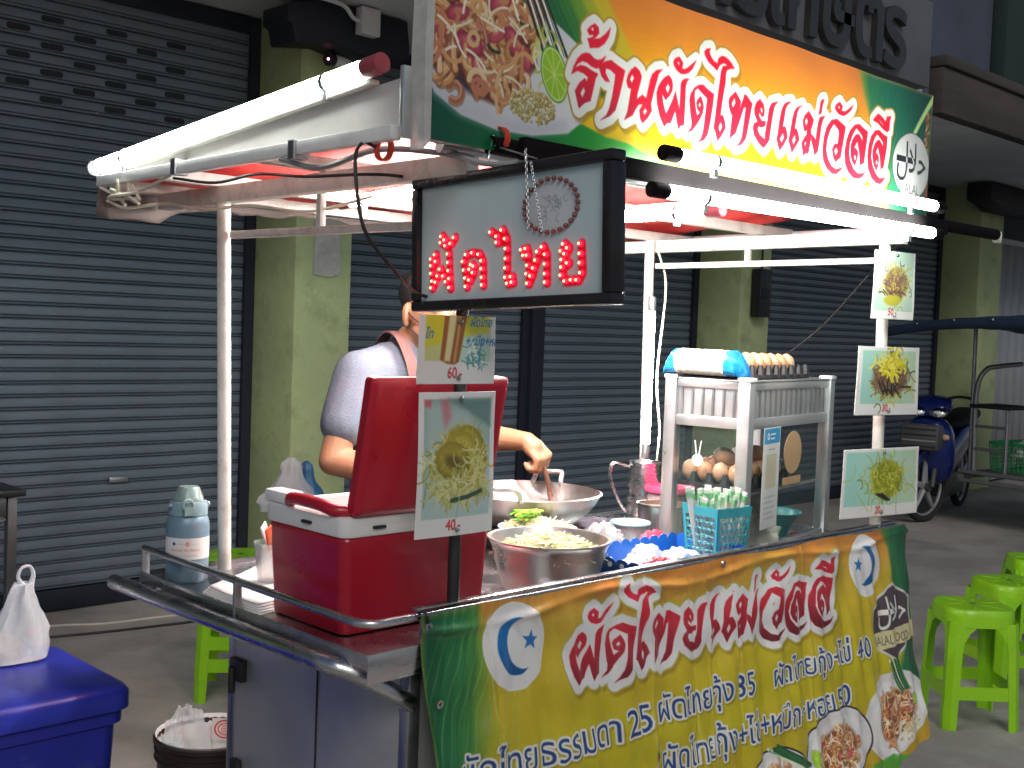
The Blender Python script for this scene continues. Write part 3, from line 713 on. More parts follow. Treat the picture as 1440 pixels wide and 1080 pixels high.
for word in LED:
    for (y, z) in word:
        o = link('bulb', lm, None, led, (.009, y / 1000 + .165, z / 1000 - 1.4755))
        link('bulb_core', cm, None, o, (-.0048, 0, 0))
um = B().sphere((0, 0, 0), .0045, 8, 5, (1.2, 1, 1)).mesh('unlit_bulb'); um.materials.append(M('unlit_bulb_lens', (.42, .12, .12), .15, trans=.5))
for k in range(26):
    a = 2 * math.pi * k / 26; q = sp((cx + 65 * math.cos(a)) / 1000 - (hw - fw), (cy + 47 * math.sin(a)) / 1000 - (hh - fw), .008)
    link('unlit_bulb', um, None, led, q)
def chain(p0, p1, name='chain'):
    b = B(); p0, p1 = Vector(p0), Vector(p1); n = int((p1 - p0).length / .0062); d = (p1 - p0).normalized()
    for i in range(n):
        c = p0 + d * (i + .5) * .0062; s_ = Vector((1, 0, 0)) if i % 2 else Vector((0, 1, 0))
        ring = [c + d * .0042 * math.cos(a) + s_ * .0022 * math.sin(a) for a in [math.pi / 3 * k for k in range(6)]]
        b.tube(ring, .0008, n=4, closed=True)
    return b.build(name, m_steel_dull, led)
chain((-.008, -.224 + .165, 1.765 - 1.4755), (-.008, -.239 + .165, 1.618 - 1.4755))
chain((-.008, -.238 + .165, 1.742 - 1.4755), (-.008, -.274 + .165, 1.611 - 1.4755))
B().tube([(.02, .07, .285), (.03, .066, .33)], .002, n=6).build('hanger', m_steel_dull, led)
B().tube([(.02, -.06, .275), (.03, .063, .31)], .002, n=6).build('hanger', m_steel_dull, led)

# ------------------------------------------------------------------ printed banners
def mixc(a, b_, t):
    a, b_ = Canvas._c(a), Canvas._c(b_); t = np.clip(t, 0, 1)[..., None]; return a * (1 - t) + b_ * t
def ramp(stops):
    """stops: [(t, colour)...] -> function of an array t"""
    ts = [s_[0] for s_ in stops]; cs = np.array([Canvas._c(s_[1]) for s_ in stops])
    return lambda t: np.stack([np.interp(t, ts, cs[:, k]) for k in range(3)], -1)
NOODLE = ['#d8a25c', '#c98a45', '#e2b878', '#b9743a', '#dcae74', '#c98f62', '#efd2a0']
def food(cv, rng, cx, cy, rx, ry, n, ln, wd, cols=NOODLE, dark='#7a4526', shrimp=5, sprouts=12, greens=4, big=1.0):
    cv.oval(cx, cy, rx * .9, ry * .9, dark, soft=ry * .15)
    def spot(f=1.0):
        a = rng.uniform(0, 6.28); q = math.sqrt(rng.random()) * f; return cx + rx * q * math.cos(a), cy + ry * q * math.sin(a)
    for i in range(n):
        x, y = spot(.93)
        st = rng.getstate(); cv.curl(rng, x, y + wd * .3, ln, wd * 1.5, '#8c5430', 2.4, .55); rng.setstate(st)
        st = rng.getstate(); c = rng.choice(cols); rng.setstate(st)
        pts = cv.curl(rng, x, y, ln, wd, c, 2.4)
        cv.line([(p[0] - wd * .15, p[1] - wd * .22) for p in pts], wd * .3, '#f2dcb4', .55)
        if shrimp and i % max(1, n // shrimp) == 0:
            x, y = spot(.7); a = rng.uniform(0, 3.1)
            cv.oval(x, y, 15 * big, 8 * big, '#8e3345', a, soft=1.5); cv.oval(x, y, 13 * big, 6.5 * big, '#c2565c', a, soft=2.5)
            cv.oval(x - 2 * big, y - 2 * big, 6 * big, 2.5 * big, '#e59a90', a, .7, soft=2)
    for i in range(sprouts):
        x, y = spot(.95); cv.curl(rng, x, y, ln * .8, wd * .45, rng.choice(['#f3ead0', '#e9dcba', '#fbf6e4']), .8)
    for i in range(greens):
        x, y = spot(.9); cv.curl(rng, x, y, ln * .45, wd * .55, rng.choice(['#3d5a34', '#5d7a3a', '#2f4630']), .4)
def lime(cv, cx, cy, r, rot=0.0, asp=.78):
    cv.oval(cx, cy, r, r * asp, '#5f9a1e', rot); cv.oval(cx, cy, r * .93, r * asp * .92, '#d8ea9a', rot); cv.oval(cx, cy, r * .86, r * asp * .85, '#9ccb2b', rot)
    for k in range(9):
        a = 2 * math.pi * k / 9; c_, s_ = math.cos(rot), math.sin(rot); u, v = r * .84 * math.cos(a), r * asp * .83 * math.sin(a)
        cv.line([(cx, cy), (cx + u * c_ - v * s_, cy + u * s_ + v * c_)], r * .05, '#cfe58a', .8)
def leaf_veins(cv, x0, x1, y0, y1, lean, step, col, rng, alpha=.5):
    x = x0
    while x < x1:
        cv.line([(x, y0), (x + lean * .45 + rng.uniform(-3, 3), (y0 + y1) / 2), (x + lean, y1)], rng.uniform(1.0, 2.6), col, alpha * rng.uniform(.4, 1)); x += step * rng.uniform(.7, 1.3)
def title(cv, glyphs, tone):
    segs = [contour_segments(g) for g in glyphs]
    for s_ in segs: cv.shape(s_ + np.array([6, 8, 6, 8]), '#6b4a16', grow=21, alpha=.45, soft=7)
    for s_ in segs: cv.shape(s_, tone[0], grow=23)
    for s_ in segs: cv.shape(s_, tone[1], grow=18.5)
    for s_ in segs:
        y0, y1 = s_[:, 1::2].min(), s_[:, 1::2].max()
        cv.shape(s_, '#f4c6c0', grow=1.8)
    for s_ in segs: cv.shape(s_, tone[2], grow=.4)
def halal_script(cv, cx, cy, k, col):
    """The Arabic word in joined letter forms, centred."""
    g = font_segments('\uFEDD\uFEFC\uFEA3', 100 * k); x0, x1 = g[:, 0::2].min(), g[:, 0::2].max(); y0, y1 = g[:, 1::2].min(), g[:, 1::2].max()
    q = np.empty_like(g); w = 118 * k / (x1 - x0)
    for i in (0, 2):
        q[:, i] = cx + (g[:, i] - (x0 + x1) / 2) * w; q[:, i + 1] = cy - (g[:, i + 1] - (y0 + y1) / 2) * .8
    cv.shape(q, col, grow=.5)

# ---- top banner
rng = random.Random(21)
TW, TH, TX0 = 1886, 383, -85
cv = Canvas(TW, TH, 1120, '#f3a61e')
g_or = ramp([(0, '#e8853a'), (.25, '#ef9327'), (.55, '#f7b50a'), (.8, '#fbd000'), (1, '#ffe23a')])
w_all = (slice(None), slice(None))
cv.a[:] = g_or(cv.Y / TH + .05 * np.sin(cv.X / 260))
for k in range(240):
    x, y = rng.uniform(300, 1500), rng.uniform(0, TH); cv.line([(x, y), (x + rng.uniform(40, 140), y + rng.uniform(-5, 5))], rng.uniform(.8, 2), rng.choice(['#ffcf3a', '#e07f22', '#f8b02a']), .16)
# left: green leaf stripes
for k, c in enumerate(['#1d6b3c', '#3c7f3a', '#6c9a33', '#a9b02c', '#d2b926']):
    o_ = k * 42; cv.poly([(210 + o_, 0), (262 + o_, 0), (480 + o_ * .8, 200), (470 + o_ * .8, 240), (400 + o_, 220)], c, soft=10, alpha=.95)
leaf_veins(cv, 230, 420, 0, 220, 190, 16, '#8fb04a', rng, .4)
cv.poly([(0, 290), (0, TH), (640, TH), (690, 345), (620, 333), (540, 317), (470, 314), (404, 299)], lambda X, Y: ramp([(0, '#0f4f3a'), (.45, '#177a3c'), (.8, '#2fc22f'), (1, '#4fd83a')])(X / 640), soft=3)
plate = [(-99, 144), (-94, 260), (-72, 298), (-6, 328), (84, 343), (178, 340), (278, 322), (314, 296), (342, 260), (352, 216), (337, 176), (299, 148), (246, 124), (205, 107), (179, 97), (90, 60), (0, 40), (-99, 40)]
cv.poly([(x - TX0, y) for x, y in plate], lambda X, Y: mixc('#b9bcc4', '#e3e4e6', (X + Y * .6) / 520), soft=2)
cv.line([(20, 292), (79, 318), (169, 331), (263, 328), (350, 310)], 26, '#c6c8cf', .6, soft=16)
cv.poly([(0, 0), (0, 250), (30, 270), (60, 262), (110, 290), (180, 300), (215, 262), (270, 210), (262, 150), (240, 90), (190, 0)], '#6d3a2c', soft=8)
cv.oval(85, 262, 46, 20, '#33344c', .3, .85, soft=14)
food(cv, rng, 120, 140, 150, 142, 150, 74, 12, cols=['#d19a5a', '#c07f48', '#dba871', '#b0694a', '#cf9a76', '#a85c4e', '#e6c69a'], dark='#6a3230', shrimp=22, sprouts=16, greens=7, big=1.7)
for (x, y, a, s_) in ((104, 60, .3, 2.4), (90, 200, .2, 2.2), (205, 175, .8, 2.1), (165, 110, -.5, 1.9), (60, 150, -.3, 1.7), (240, 200, 1.2, 1.5)):
    cv.oval(x, y, 17 * s_, 9 * s_, '#8a2f40', a, soft=2); cv.oval(x, y, 14 * s_, 7 * s_, '#b9485a', a, soft=4); cv.oval(x + 3, y - 4, 8 * s_, 3 * s_, '#d98a80', a, .7, soft=4)
for k in range(46): cv.curl(rng, rng.uniform(20, 260), rng.uniform(20, 280), 80, 8.5, rng.choice(['#d6a468', '#e0b884', '#c98c5a', '#c47f5e']), 3.0)
for k in range(16): cv.curl(rng, rng.uniform(30, 270), rng.uniform(40, 270), 62, 5, rng.choice(['#f4ecd2', '#e9dcb8']), .7)
for k in range(7):
    x = 238 + k * 9; cv.line([(x - 20, 60), (x + 46 + k * 2, 176)], 5.5, '#f2f2ea' if k % 2 else '#23332f'); cv.line([(x - 17, 60), (x + 49 + k * 2, 176)], 2.0, '#22352c')
for k in range(26): cv.curl(rng, rng.uniform(262, 330), rng.uniform(140, 230), 34, 5, rng.choice(['#c9d06a', '#dfe29a', '#aebd4a']), 1.0, .9)
lime(cv, 318, 214, 56, 1.18, .62)
for k in range(230):
    a = rng.uniform(0, 6.28); q = math.sqrt(rng.random()); x = 262 + 64 * q * math.cos(a); y = 284 + 31 * q * math.sin(a) - 12 * (1 - q)
    cv.oval(x + .8, y + 1.2, 4.6, 3.4, '#8d7a3e', rng.uniform(0, 3)); cv.oval(x, y, 3.8, 2.8, rng.choice(['#d9cf92', '#c9bb78', '#e8e0ae', '#b8a862']), rng.uniform(0, 3))
# right: dark leaf, halal oval
cv.poly([(1470, 0), (1500, 60), (1545, 130), (1600, 200), (1640, 300), (1660, TH), (TW, TH), (TW, 0)], lambda X, Y: ramp([(0, '#8aa03c'), (.12, '#2f7a4c'), (.35, '#1f6a4e'), (.75, '#14503f'), (1, '#0d3a30')])((X - 1470 - Y * .35) / 400), soft=22)
leaf_veins(cv, 1480, 1960, 0, TH, -130, 14, '#63b08a', rng, .55); leaf_veins(cv, 1500, 1900, 0, TH, 120, 36, '#3f8f6a', rng, .35)
cv.poly([(1884, 0), (1884, 26), (1770, 150), (1758, 140)], '#b9d88a', soft=4)
for k in range(24): cv.oval(1862 + rng.uniform(-9, 12), 60 + k * 7, 9, 5, rng.choice(['#b5633a', '#c98a5a', '#8c4a34']), rng.uniform(0, 3), .85)
for k in range(5): cv.oval(1876, 190 + k * 24, 16, 11, '#a84a3a', .5, .8, soft=3)
ran = TITLE_RAN; AF = TITLE_AFFINE
up_title = [[[(x - TX0, y) for x, y in c] for c in g] for g in ran]
for g in TITLE:
    up_title.append([[(x * AF[0][0] + y * AF[1][0] + AF[2][0] * 1000 - TX0, x * AF[0][1] + y * AF[1][1] + AF[2][1] * 1000) for x, y in c] for c in g])
title(cv, up_title, ('#b8912c', '#f0efe8', lambda X, Y: ramp([(0, '#f01634'), (.45, '#e81a36'), (.8, '#b02038'), (1, '#8c2038')])((Y - 110) / 210)))
cv.oval(1779, 214, 112, 92, '#4a4a4c'); cv.oval(1779, 214, 109, 89, '#b9b9b6')
halal_script(cv, 1779, 205, 1.45, '#22242a')
cv.text('HALAL', 1713, 292, 40, '#4a4a4a', sx=.95)
top = thing('top_banner', 'orange and yellow printed roof banner with red Thai shop name and noodle plate', 'banner', (TX0 / 1000, -.1, 1.777))
def pos_top(gx, gy):
    s_ = gx / 1000; z = (TH - gy) / 1000
    y = .0025 * np.sin(s_ * 7) * np.sin(z * 8 + 1) + .0015 * np.sin(s_ * 23 + z * 9)
    return s_, y, z
cv.sheet('printed_sheet', print_mat('top_banner_print', .38), top, pos_top)
m_backing = M('banner_backing', (.6, .6, .58), .7)
B().box2((.004, .006, .004), (TW / 1000 - .004, .010, TH / 1000 - .002)).build('backing_board', m_backing, top)
for a_, b_ in (((.0, .0105, .0), (TW / 1000, .030, .02)), ((.0, .0105, TH / 1000 - .02), (TW / 1000, .030, TH / 1000)), ((.0, .0105, .0205), (.02, .030, TH / 1000 - .0205)), ((TW / 1000 - .02, .0105, .0205), (TW / 1000, .030, TH / 1000 - .0205))):
    B().box2(a_, b_).build('frame_bar', m_alu, top, bevel=.002)
m_clear = M('milky_plastic_edge', (.62, .62, .58), .35, alpha=.75, var=.2, scale=20)
B().prism([(-.012, -.02), (-.016, TH / 1000 * .4), (-.010, TH / 1000), (.004, TH / 1000), (.002, .1), (.003, .0)], lambda u, v: (u, -.004, v), lambda u, v: (u, .034, v)).build('wrapped_edge', m_clear, top)

# ---- front banner
rng = random.Random(33)
LW, LH = 1912, 700
cv = Canvas(LW, LH, 1100, '#b9a81e')
bgf = ramp([(0, '#c07a34'), (.05, '#c08a38'), (.12, '#bb9a36'), (.26, '#c1a92a'), (.5, '#b9ae1e'), (.75, '#b6a41e'), (1, '#b8912a')])
cv.a[:] = bgf(cv.Y / LH + .03 * np.sin(cv.X / 150) + .02 * np.sin(cv.X / 61 + 1))
for k in range(420):
    x, y = rng.uniform(0, LW), rng.uniform(0, LH * .8); cv.line([(x, y), (x + rng.uniform(-6, 6), y + rng.uniform(20, 90))], rng.uniform(1, 3), rng.choice(['#d6cb4a', '#9c9416', '#c9be32']), .14)
for k in range(60):
    x, y = rng.uniform(60, 1850), rng.uniform(0, 90); cv.line([(x, y), (x + rng.uniform(60, 200), y + rng.uniform(-8, 8))], rng.uniform(3, 9), rng.choice(['#e2964a', '#b86f28', '#d9a24e']), .2, soft=5)
# left leaf
cv.poly([(0, 0), (150, 0), (170, 120), (160, 260), (110, 420), (60, LH), (0, LH)], lambda X, Y: ramp([(0, '#134d33'), (.3, '#1f6b3e'), (.7, '#3f8440'), (1, '#8f9a2c')])((X + (Y - 120) * .12) / 165), soft=26)
for k in range(13):
    x = -90 + k * 22; cv.line([(x + 150, 0), (x + 70, 200), (x + 10, 480), (x, LH)], rng.uniform(1.4, 3.2), rng.choice(['#7fb26a', '#5d9a58', '#9fc07a']), .5)
for k in range(5): cv.poly([(140 - k * 26, 0), (152 - k * 26, 0), (40 - k * 30, LH), (20 - k * 30, LH)], '#0f4a30', alpha=.28, soft=8)
# right leaf
cv.poly([(1760, 0), (1800, 60), (1790, 150), (1850, 230), (1840, 330), (1800, 420), (LW, 560), (LW, 0)], lambda X, Y: ramp([(0, '#6f8a34'), (.3, '#2c6e40'), (1, '#154a34')])((X - 1770) / 140), soft=16)
leaf_veins(cv, 1800, 1990, 0, 480, -90, 13, '#5fa070', rng, .5)
# crescent medallions
for (cx, cy, flip) in ((244, 97, 1), (1659, 95, -1)):
    cv.oval(cx, cy, 90, 90, '#d9d8d6')
    a = np.hypot(cv.X - cx - 2 * flip, cv.Y - cy) - 59; b2 = np.hypot(cv.X - cx - 27 * flip, cv.Y - cy + 3) - 53
    d = np.maximum(a, -b2); cv._put(w_all, np.clip(.5 - d / cv.px, 0, 1), lambda X, Y: mixc('#1a6fb0', '#12558f', (Y - cy + 60) / 120))
    sx, sy = cx + 43 * flip, cy - 6
    star = [(sx + (23 if k % 2 == 0 else 9.5) * math.sin(k * math.pi / 5 + .15), sy - (23 if k % 2 == 0 else 9.5) * math.cos(k * math.pi / 5 + .15)) for k in range(10)]
    cv.poly(star, '#2a6fae')
low_title = [[[(x, y) for x, y in c] for c in g] for g in TITLE]
title(cv, low_title, ('#a8a040', '#d4d3d3', lambda X, Y: ramp([(0, '#c8243a'), (.5, '#b82a38'), (.8, '#8a2030'), (1, '#5e1a24')])((Y - 20) / 215)))
def price(txt, x0, x1, base, size):
    g = font_segments(txt, size); k = (x1 - x0) / (g[:, 0::2].max() - g[:, 0::2].min())
    q = np.empty_like(g)
    for i in (0, 2):
        q[:, i] = x0 + (g[:, i] - g[:, 0::2].min()) * k; q[:, i + 1] = base - g[:, i + 1]
    cv.shape(q + np.array([3, 4, 3, 4]), '#6a5c14', grow=6, alpha=.5, soft=4)
    cv.shape(q, '#d9d7cf', grow=5.6); cv.shape(q, '#1f3f7a', grow=.3)
price('ผัดไทย', 76, 278, 352, 84); price('ธรรมดา', 297, 540, 354, 84); price('25', 563, 648, 350, 84)
price('ผัดไทยกุ้ง', 688, 962, 344, 80); price('35', 990, 1062, 347, 80)
price('ผัดไทยกุ้ง+ไข่', 1148, 1536, 347, 76); price('40', 1560, 1640, 349, 78)
price('ผัดไทยกุ้ง+ไข่+หมึก+หอย', 690, 1416, 462, 84); price('50', 1442, 1517, 464, 80)
# halal shield
cv.poly([(1792, 160), (1906, 214), (1902, 305), (1783, 392), (1664, 330), (1672, 225)], '#c9c6be'); cv.poly([(1792, 168), (1899, 219), (1895, 302), (1783, 383), (1671, 326), (1679, 229)], '#4c4047')
halal_script(cv, 1786, 246, 1.25, '#dcd9d2')
cv.poly([(1664, 300), (LW, 288), (LW, 338), (1664, 350)], '#c9bf8e'); cv.text('HALAL FOOD', 1676, 336, 38, '#56525a', sx=.80)
# dishes
for (cx, cy, rx, ry, ring, sd) in ((1755, 545, 180, 130, None, 5), (1430, 566, 168, 106, '#1c1c2c', 6), (1120, 610, 150, 108, '#1c1c2c', 7)):
    r2 = random.Random(sd)
    if ring: cv.oval(cx, cy, rx + 5, ry + 5, ring)
    cv.oval(cx, cy, rx, ry, '#cfcdcc'); cv.oval(cx, cy + 6, rx * .86, ry * .86, '#e0dedb', soft=10)
    food(cv, r2, cx, cy + 4, rx * .62, ry * .66, 90, 40, 6.5, cols=['#c98f56', '#d9a36a', '#b87844', '#e0b98a', '#b5603e', '#d88a5a'], dark='#8a5434', shrimp=9, sprouts=26, greens=8, big=.8)
    lime(cv, cx + (-rx * .72 if ring else rx * .6), cy + (0 if ring else -20), 26, .8, .8)
    if not ring:
        for k in range(70):
            a = r2.uniform(0, 6.28); q = math.sqrt(r2.random()); cv.oval(cx + 60 + 60 * q * math.cos(a), cy + 70 + 34 * q * math.sin(a), 9, 5, r2.choice(['#d8d0b4', '#c3b890', '#e6e0cc']), r2.uniform(0, 3))
for (x0, y0, x1, y1) in ((1735, 385, 1790, 480), (1100, 500, 1240, 570)):
    for k in range(9):
        cv.line([(x0 + k * 7, y0 + rng.uniform(-6, 6)), (x1 + k * 5, y1 + rng.uniform(-8, 8))], 7, rng.choice(['#2f6a3a', '#4f8f4a', '#d9e6c4', '#24543a']))
for k in range(40): cv.line([(rng.uniform(1600, 1700), 650), (rng.uniform(1560, 1800), 700)], 8, '#4fa030', .5)
# worn creases in the ink
for (x, y0, y1) in ((170, 60, 520), (820, 250, 640), (880, 300, 690), (1000, 10, 300), (655, 300, 470)):
    cv.line([(x + rng.uniform(-5, 5), y0 + (y1 - y0) * k / 7) for k in range(8)], 2.2, '#d8d2a0', .5)
for k in range(26):
    x, y = 690 - 22 + rng.uniform(-10, 10), 400 + rng.uniform(0, 120); cv.oval(x, y, rng.uniform(1.5, 4), rng.uniform(3, 9), rng.choice(['#e8e2c4', '#5a4a1c']), 0, .8)
front = thing('front_banner', 'yellow price list banner with crescents and dishes hung on the cart front', 'banner', (0, -.026, .893))
def fold(s_, t_):
    w_ = (.0034 * np.sin(s_ * 31 + 2.2 * np.sin(t_ * 5)) + .0026 * np.sin(s_ * 63 + 9 * t_ + 1) + .0016 * np.sin(s_ * 118 - 20 * t_)) * np.clip(t_ / .12, .25, 1)
    w_ += .0045 * np.exp(-((t_ - .03 - .012 * np.sin(s_ * 9)) / .010) ** 2) * (1 + .6 * np.sin(s_ * 27)) + .0022 * np.sin(t_ * 44 + np.sin(s_ * 6) * 3) * np.sin(s_ * 12)
    w_ += .004 * np.sin((s_ - t_ * .6) * 22) * np.exp(-s_ / .16) * 1.6
    for (cs, d_, wd) in ((.17, -.0035, .006), (.655, .004, .008), (.82, -.003, .005), (.88, .0035, .006), (1.0, -.004, .006), (1.33, .0025, .006)):
        w_ += d_ * np.exp(-((s_ - cs - .012 * np.sin(t_ * 9)) / wd) ** 2)
    return w_ * 1.35
def pos_front(gx, gy):
    s_ = gx / 1000; t_ = gy / 1000
    k = 1 / math.sqrt(1 + .17 ** 2)
    curl = np.clip((s_ - 1.55) / .36, 0, 1) ** 2 * np.clip((t_ - .35) / .33, 0, 1) ** 2
    y = -t_ * k * .17 - fold(s_, t_) - .035 * curl * 0
    z = -t_ * k + .075 * curl + .003 * np.sin(s_ * 14) * np.clip(1 - t_ / .1, 0, 1) - .006 * np.clip(1 - t_ / .05, 0, 1) * np.sin(s_ * 5.5) ** 2 * 0
    return s_ - .004 * np.sin(t_ * 16) * np.exp(-s_ / .06), y, z
cv.sheet('printed_sheet', print_mat('front_banner_print', .38, bump=.25), front, pos_front)
gm = B().lathe([(.0035, -.0015), (.0085, -.0015), (.0085, .0015), (.0035, .0015), (.0035, -.0015)], (0, 0, 0), 16).mesh('eyelet'); gm.materials.append(m_steel)
for (s_, t_) in ((.012, .022), (.025, .17), (.968, .012), (1.895, .018), (.03, .36)):
    link('eyelet', gm, None, front, (s_, -t_ * .168 - .0065, -t_ * .986), (math.pi / 2, 0, 0))
B().tube(smooth_path([(.012, -.008, -.02), (.004, -.012, .004), (.008, .012, .006)]), .003, n=6).build('tie', m_black, front)

# ------------------------------------------------------------------ price cards
m_card = print_mat('laminated_card_print', .16, coat=.6)
m_clip = M('steel_pin', (.3, .3, .32), .3, metal=1)
def card(label, p0, p1, z0, z1, art, price_txt, nx=130, bow=.004, tilt=0.0):
    """p0,p1: left and right edge (x,y); z0 bottom, z1 top."""
    w, h = math.hypot(p1[0] - p0[0], p1[1] - p0[1]) * 1000, (z1 - z0) * 1000
    t = thing('price_card', label, 'card', ((p0[0] + p1[0]) / 2, (p0[1] + p1[1]) / 2, z0), math.atan2(p1[1] - p0[1], p1[0] - p0[0]), 'laminated price cards on the cart posts')
    cv = Canvas(w, h, nx, '#e4e3df'); art(cv, w, h)
    if price_txt: cv.text(price_txt, w * .5 - 26, h - 12, 30, '#cc3038', sx=.8, grow=.5)
    def pos(gx, gy):
        u = gx / 1000 - w / 2000; v = (h - gy) / 1000
        return u + tilt * (v - h / 2000), -bow * np.cos(u / (w / 2000) * 1.5) - .002 * np.sin(v * 18 + u * 9), v - tilt * u
    o = cv.sheet('printed_face', m_card, t, pos); md = o.modifiers.new('thickness', 'SOLIDIFY'); md.thickness = .0012; md.offset = -1
    for z in (.012, h / 1000 - .012): B().sphere((0, -bow - .004, z), .0048, 8, 6).build('pin', m_clip, t)
    return t
def omelette(cv, w, h, rng, base, mid, strands, dark):
    cx, cy = w * .52, h * .47
    for k in range(120): cv.curl(rng, cx + rng.gauss(0, w * .13), cy + rng.gauss(0, h * .11) + h * .03, w * .2, w * .016, rng.choice(strands), 1.4)
    cv.oval(cx, cy, w * .28, h * .23, base, soft=10)
    for k in range(90): cv.curl(rng, cx + rng.gauss(0, w * .12), cy + rng.gauss(0, h * .10), w * .16, w * .02, rng.choice(mid), 2.0, .8)
    for k in range(8): cv.curl(rng, cx + rng.gauss(0, w * .14), cy + h * .15 + rng.gauss(0, h * .02), w * .16, w * .022, dark, .7)
def art60(cv, w, h):
    r = random.Random(1); cv.poly([(16, 0), (w - 16, 0), (w - 16, h - 44), (16, h - 44)], '#c9cf8a')
    cv.poly([(16, 0), (w - 16, 0), (w - 16, 36), (16, 60)], '#d8cf3c', soft=6)
    cv.poly([(108, 40), (w - 16, 30), (w - 16, h - 44), (100, h - 44)], '#bcd8cc', soft=8)
    for tx, x, y in (('ไท', 14, 44), ('ผัดไทย', 124, 20), ('+หมึก+หอ', 112, 56)): cv.text(tx, x, y, 24, '#3f7fb4', sx=.9, slant=.25, grow=.6)
    for k in range(30): cv.curl(r, r.uniform(115, 170), r.uniform(56, 92), 26, 2.4, r.choice(['#3f8a6a', '#e8f0e4', '#7ab09a', '#5a8fa8']), 1)
    cv.line([(158, 52), (150, 70), (152, 92)], 3, '#4f86b8'); cv.poly([(60, 0), (116, 0), (98, 88), (88, 93), (70, 92), (52, 84)], '#9c6038', soft=2)
    cv.poly([(72, 0), (90, 0), (76, 88), (62, 86)], '#e0d39a', soft=3); cv.poly([(96, 0), (102, 0), (90, 88), (84, 90)], '#c99a5e', soft=2)
def art40(cv, w, h):
    r = random.Random(2); cv.poly([(13, 14), (w - 13, 14), (w - 13, h - 36), (13, h - 36)], lambda X, Y: mixc('#93aca6', '#b4cfc9', Y / h))
    cv.poly([(70, 14), (w - 13, 14), (w - 13, 70)], '#6f8a86', soft=10); cv.poly([(20, 20), (120, 40), (180, 110), (190, 230), (30, 235)], '#b9c9c4', soft=14, alpha=.6)
    omelette(cv, w, h, r, '#a99a3a', ['#b9ad48', '#9a8c30', '#c9bf68'], ['#c2c27a', '#a8ab5a', '#d8d69a', '#8f934a'], '#4a5c34')
    for k in range(60): cv.curl(r, 52 + r.gauss(0, 18), 150 + r.gauss(0, 22), 46, 3.2, r.choice(['#c9c888', '#b4b56a', '#dcd9a2', '#9aa052']), 1.2)
    for (x, y, rx, ry, a, c1, c2) in ((128, 122, 44, 58, -.35, '#8d7f2c', '#b5a741'), (112, 128, 40, 52, -.25, '#96872f', '#c0b24c'), (84, 132, 42, 36, .35, '#85752e', '#ab9c3e')):
        cv.oval(x + 2, y + 3, rx, ry, '#5f5626', a, .6, soft=5); cv.oval(x, y, rx, ry, c1, a, soft=2); cv.oval(x - 3, y - 4, rx * .86, ry * .86, c2, a, .9, soft=12)
        for q in range(24): cv.curl(r, x + r.gauss(0, rx * .4), y + r.gauss(0, ry * .4), 26, 2.2, r.choice(['#cfc56c', '#958830', '#bfb24e']), 1.6, .5)
    cv.oval(88, 136, 24, 13, '#5c4b30', .35, .75, soft=10)
    for k in range(90): cv.curl(r, 96 + r.gauss(0, 30), 186 + r.gauss(0, 12), 50, 3.2, r.choice(['#d6d49a', '#c5c47c', '#b4b56a', '#a3a656']), 1.0)
    for k in range(50): cv.curl(r, 152 + r.gauss(0, 10), 150 + r.gauss(0, 24), 44, 3.0, r.choice(['#c9c27a', '#aaa552', '#d8d294']), 1.2)
    cv.line([(84, 208), (124, 203), (160, 194)], 9, '#3f5a46'); cv.line([(104, 192), (98, 230), (92, 262)], 3, '#a9b3a2', .8)
    cv.poly([(14, 16), (30, 16), (28, 30), (15, 26)], '#d94a58', soft=6, alpha=.8); cv.poly([(52, 14), (72, 14), (78, 48), (64, 70), (56, 40)], '#dd5a66', soft=10, alpha=.55)
def art50(cv, w, h):
    r = random.Random(3); cv.poly([(9, 0), (w - 10, 0), (w - 10, h - 24), (9, h - 24)], '#b6d0bd'); omelette(cv, w, h, r, '#8f7a4a', ['#a58f48', '#7d5f4e', '#c0ab58', '#6a4a44'], ['#c8b85c', '#b0a04a', '#ddd088'], '#5a4038'); cv.oval(w * .45, h * .72, w * .2, h * .08, '#b5ab3c', soft=3)
def art30(cv, w, h):
    r = random.Random(4); cv.poly([(20, 12), (w - 18, 12), (w - 18, h - 34), (20, h - 34)], lambda X, Y: mixc('#9ccfc4', '#b9cfae', X / w)); omelette(cv, w, h * .98, r, '#7d6048', ['#6f5240', '#8f7250', '#5c4438'], ['#c9c04a', '#a89a3a', '#8a7a58'], '#2c302a')
    for k in range(60): cv.curl(r, w * .52 + r.gauss(0, w * .09), h * .27 + r.gauss(0, h * .07), w * .16, w * .022, r.choice(['#d8cc2c', '#c2b424', '#e8dd58']), 1.6)
def art20(cv, w, h):
    r = random.Random(5); cv.poly([(14, 10), (w - 14, 10), (w - 14, h - 36), (14, h - 36)], lambda X, Y: mixc('#9ed6cc', '#bcd2b2', X / w))
    for k in range(60): cv.curl(r, w * .56 + r.gauss(0, w * .14), h * .45 + r.gauss(0, h * .15), w * .22, 2.2, r.choice(['#b9bd3c', '#9aa030']), .9)
    cv.oval(w * .56, h * .45, w * .20, h * .27, '#8f9428', soft=10)
    for k in range(110): cv.curl(r, w * .56 + r.gauss(0, w * .1), h * .43 + r.gauss(0, h * .13), w * .13, 4, r.choice(['#b4b830', '#8f9622', '#cdd056', '#767c1e']), 2.0, .85)
    for k in range(7): cv.line([(w * .42 + k * 5, h * .66), (w * .56 + k * 3, h * .76)], 4, '#28301c')
card('price card for 60 with a brown roll picture, hung under the dot-lit sign', (-.038, -.036), (.157, -.036), 1.336, 1.4665, art60, '60.-', bow=.003)
card('tall price card for 40 with an omelette picture, in front of the red cooler', (-.034, -.040), (.162, -.040), 1.044, 1.321, art40, '40.-', bow=.005)
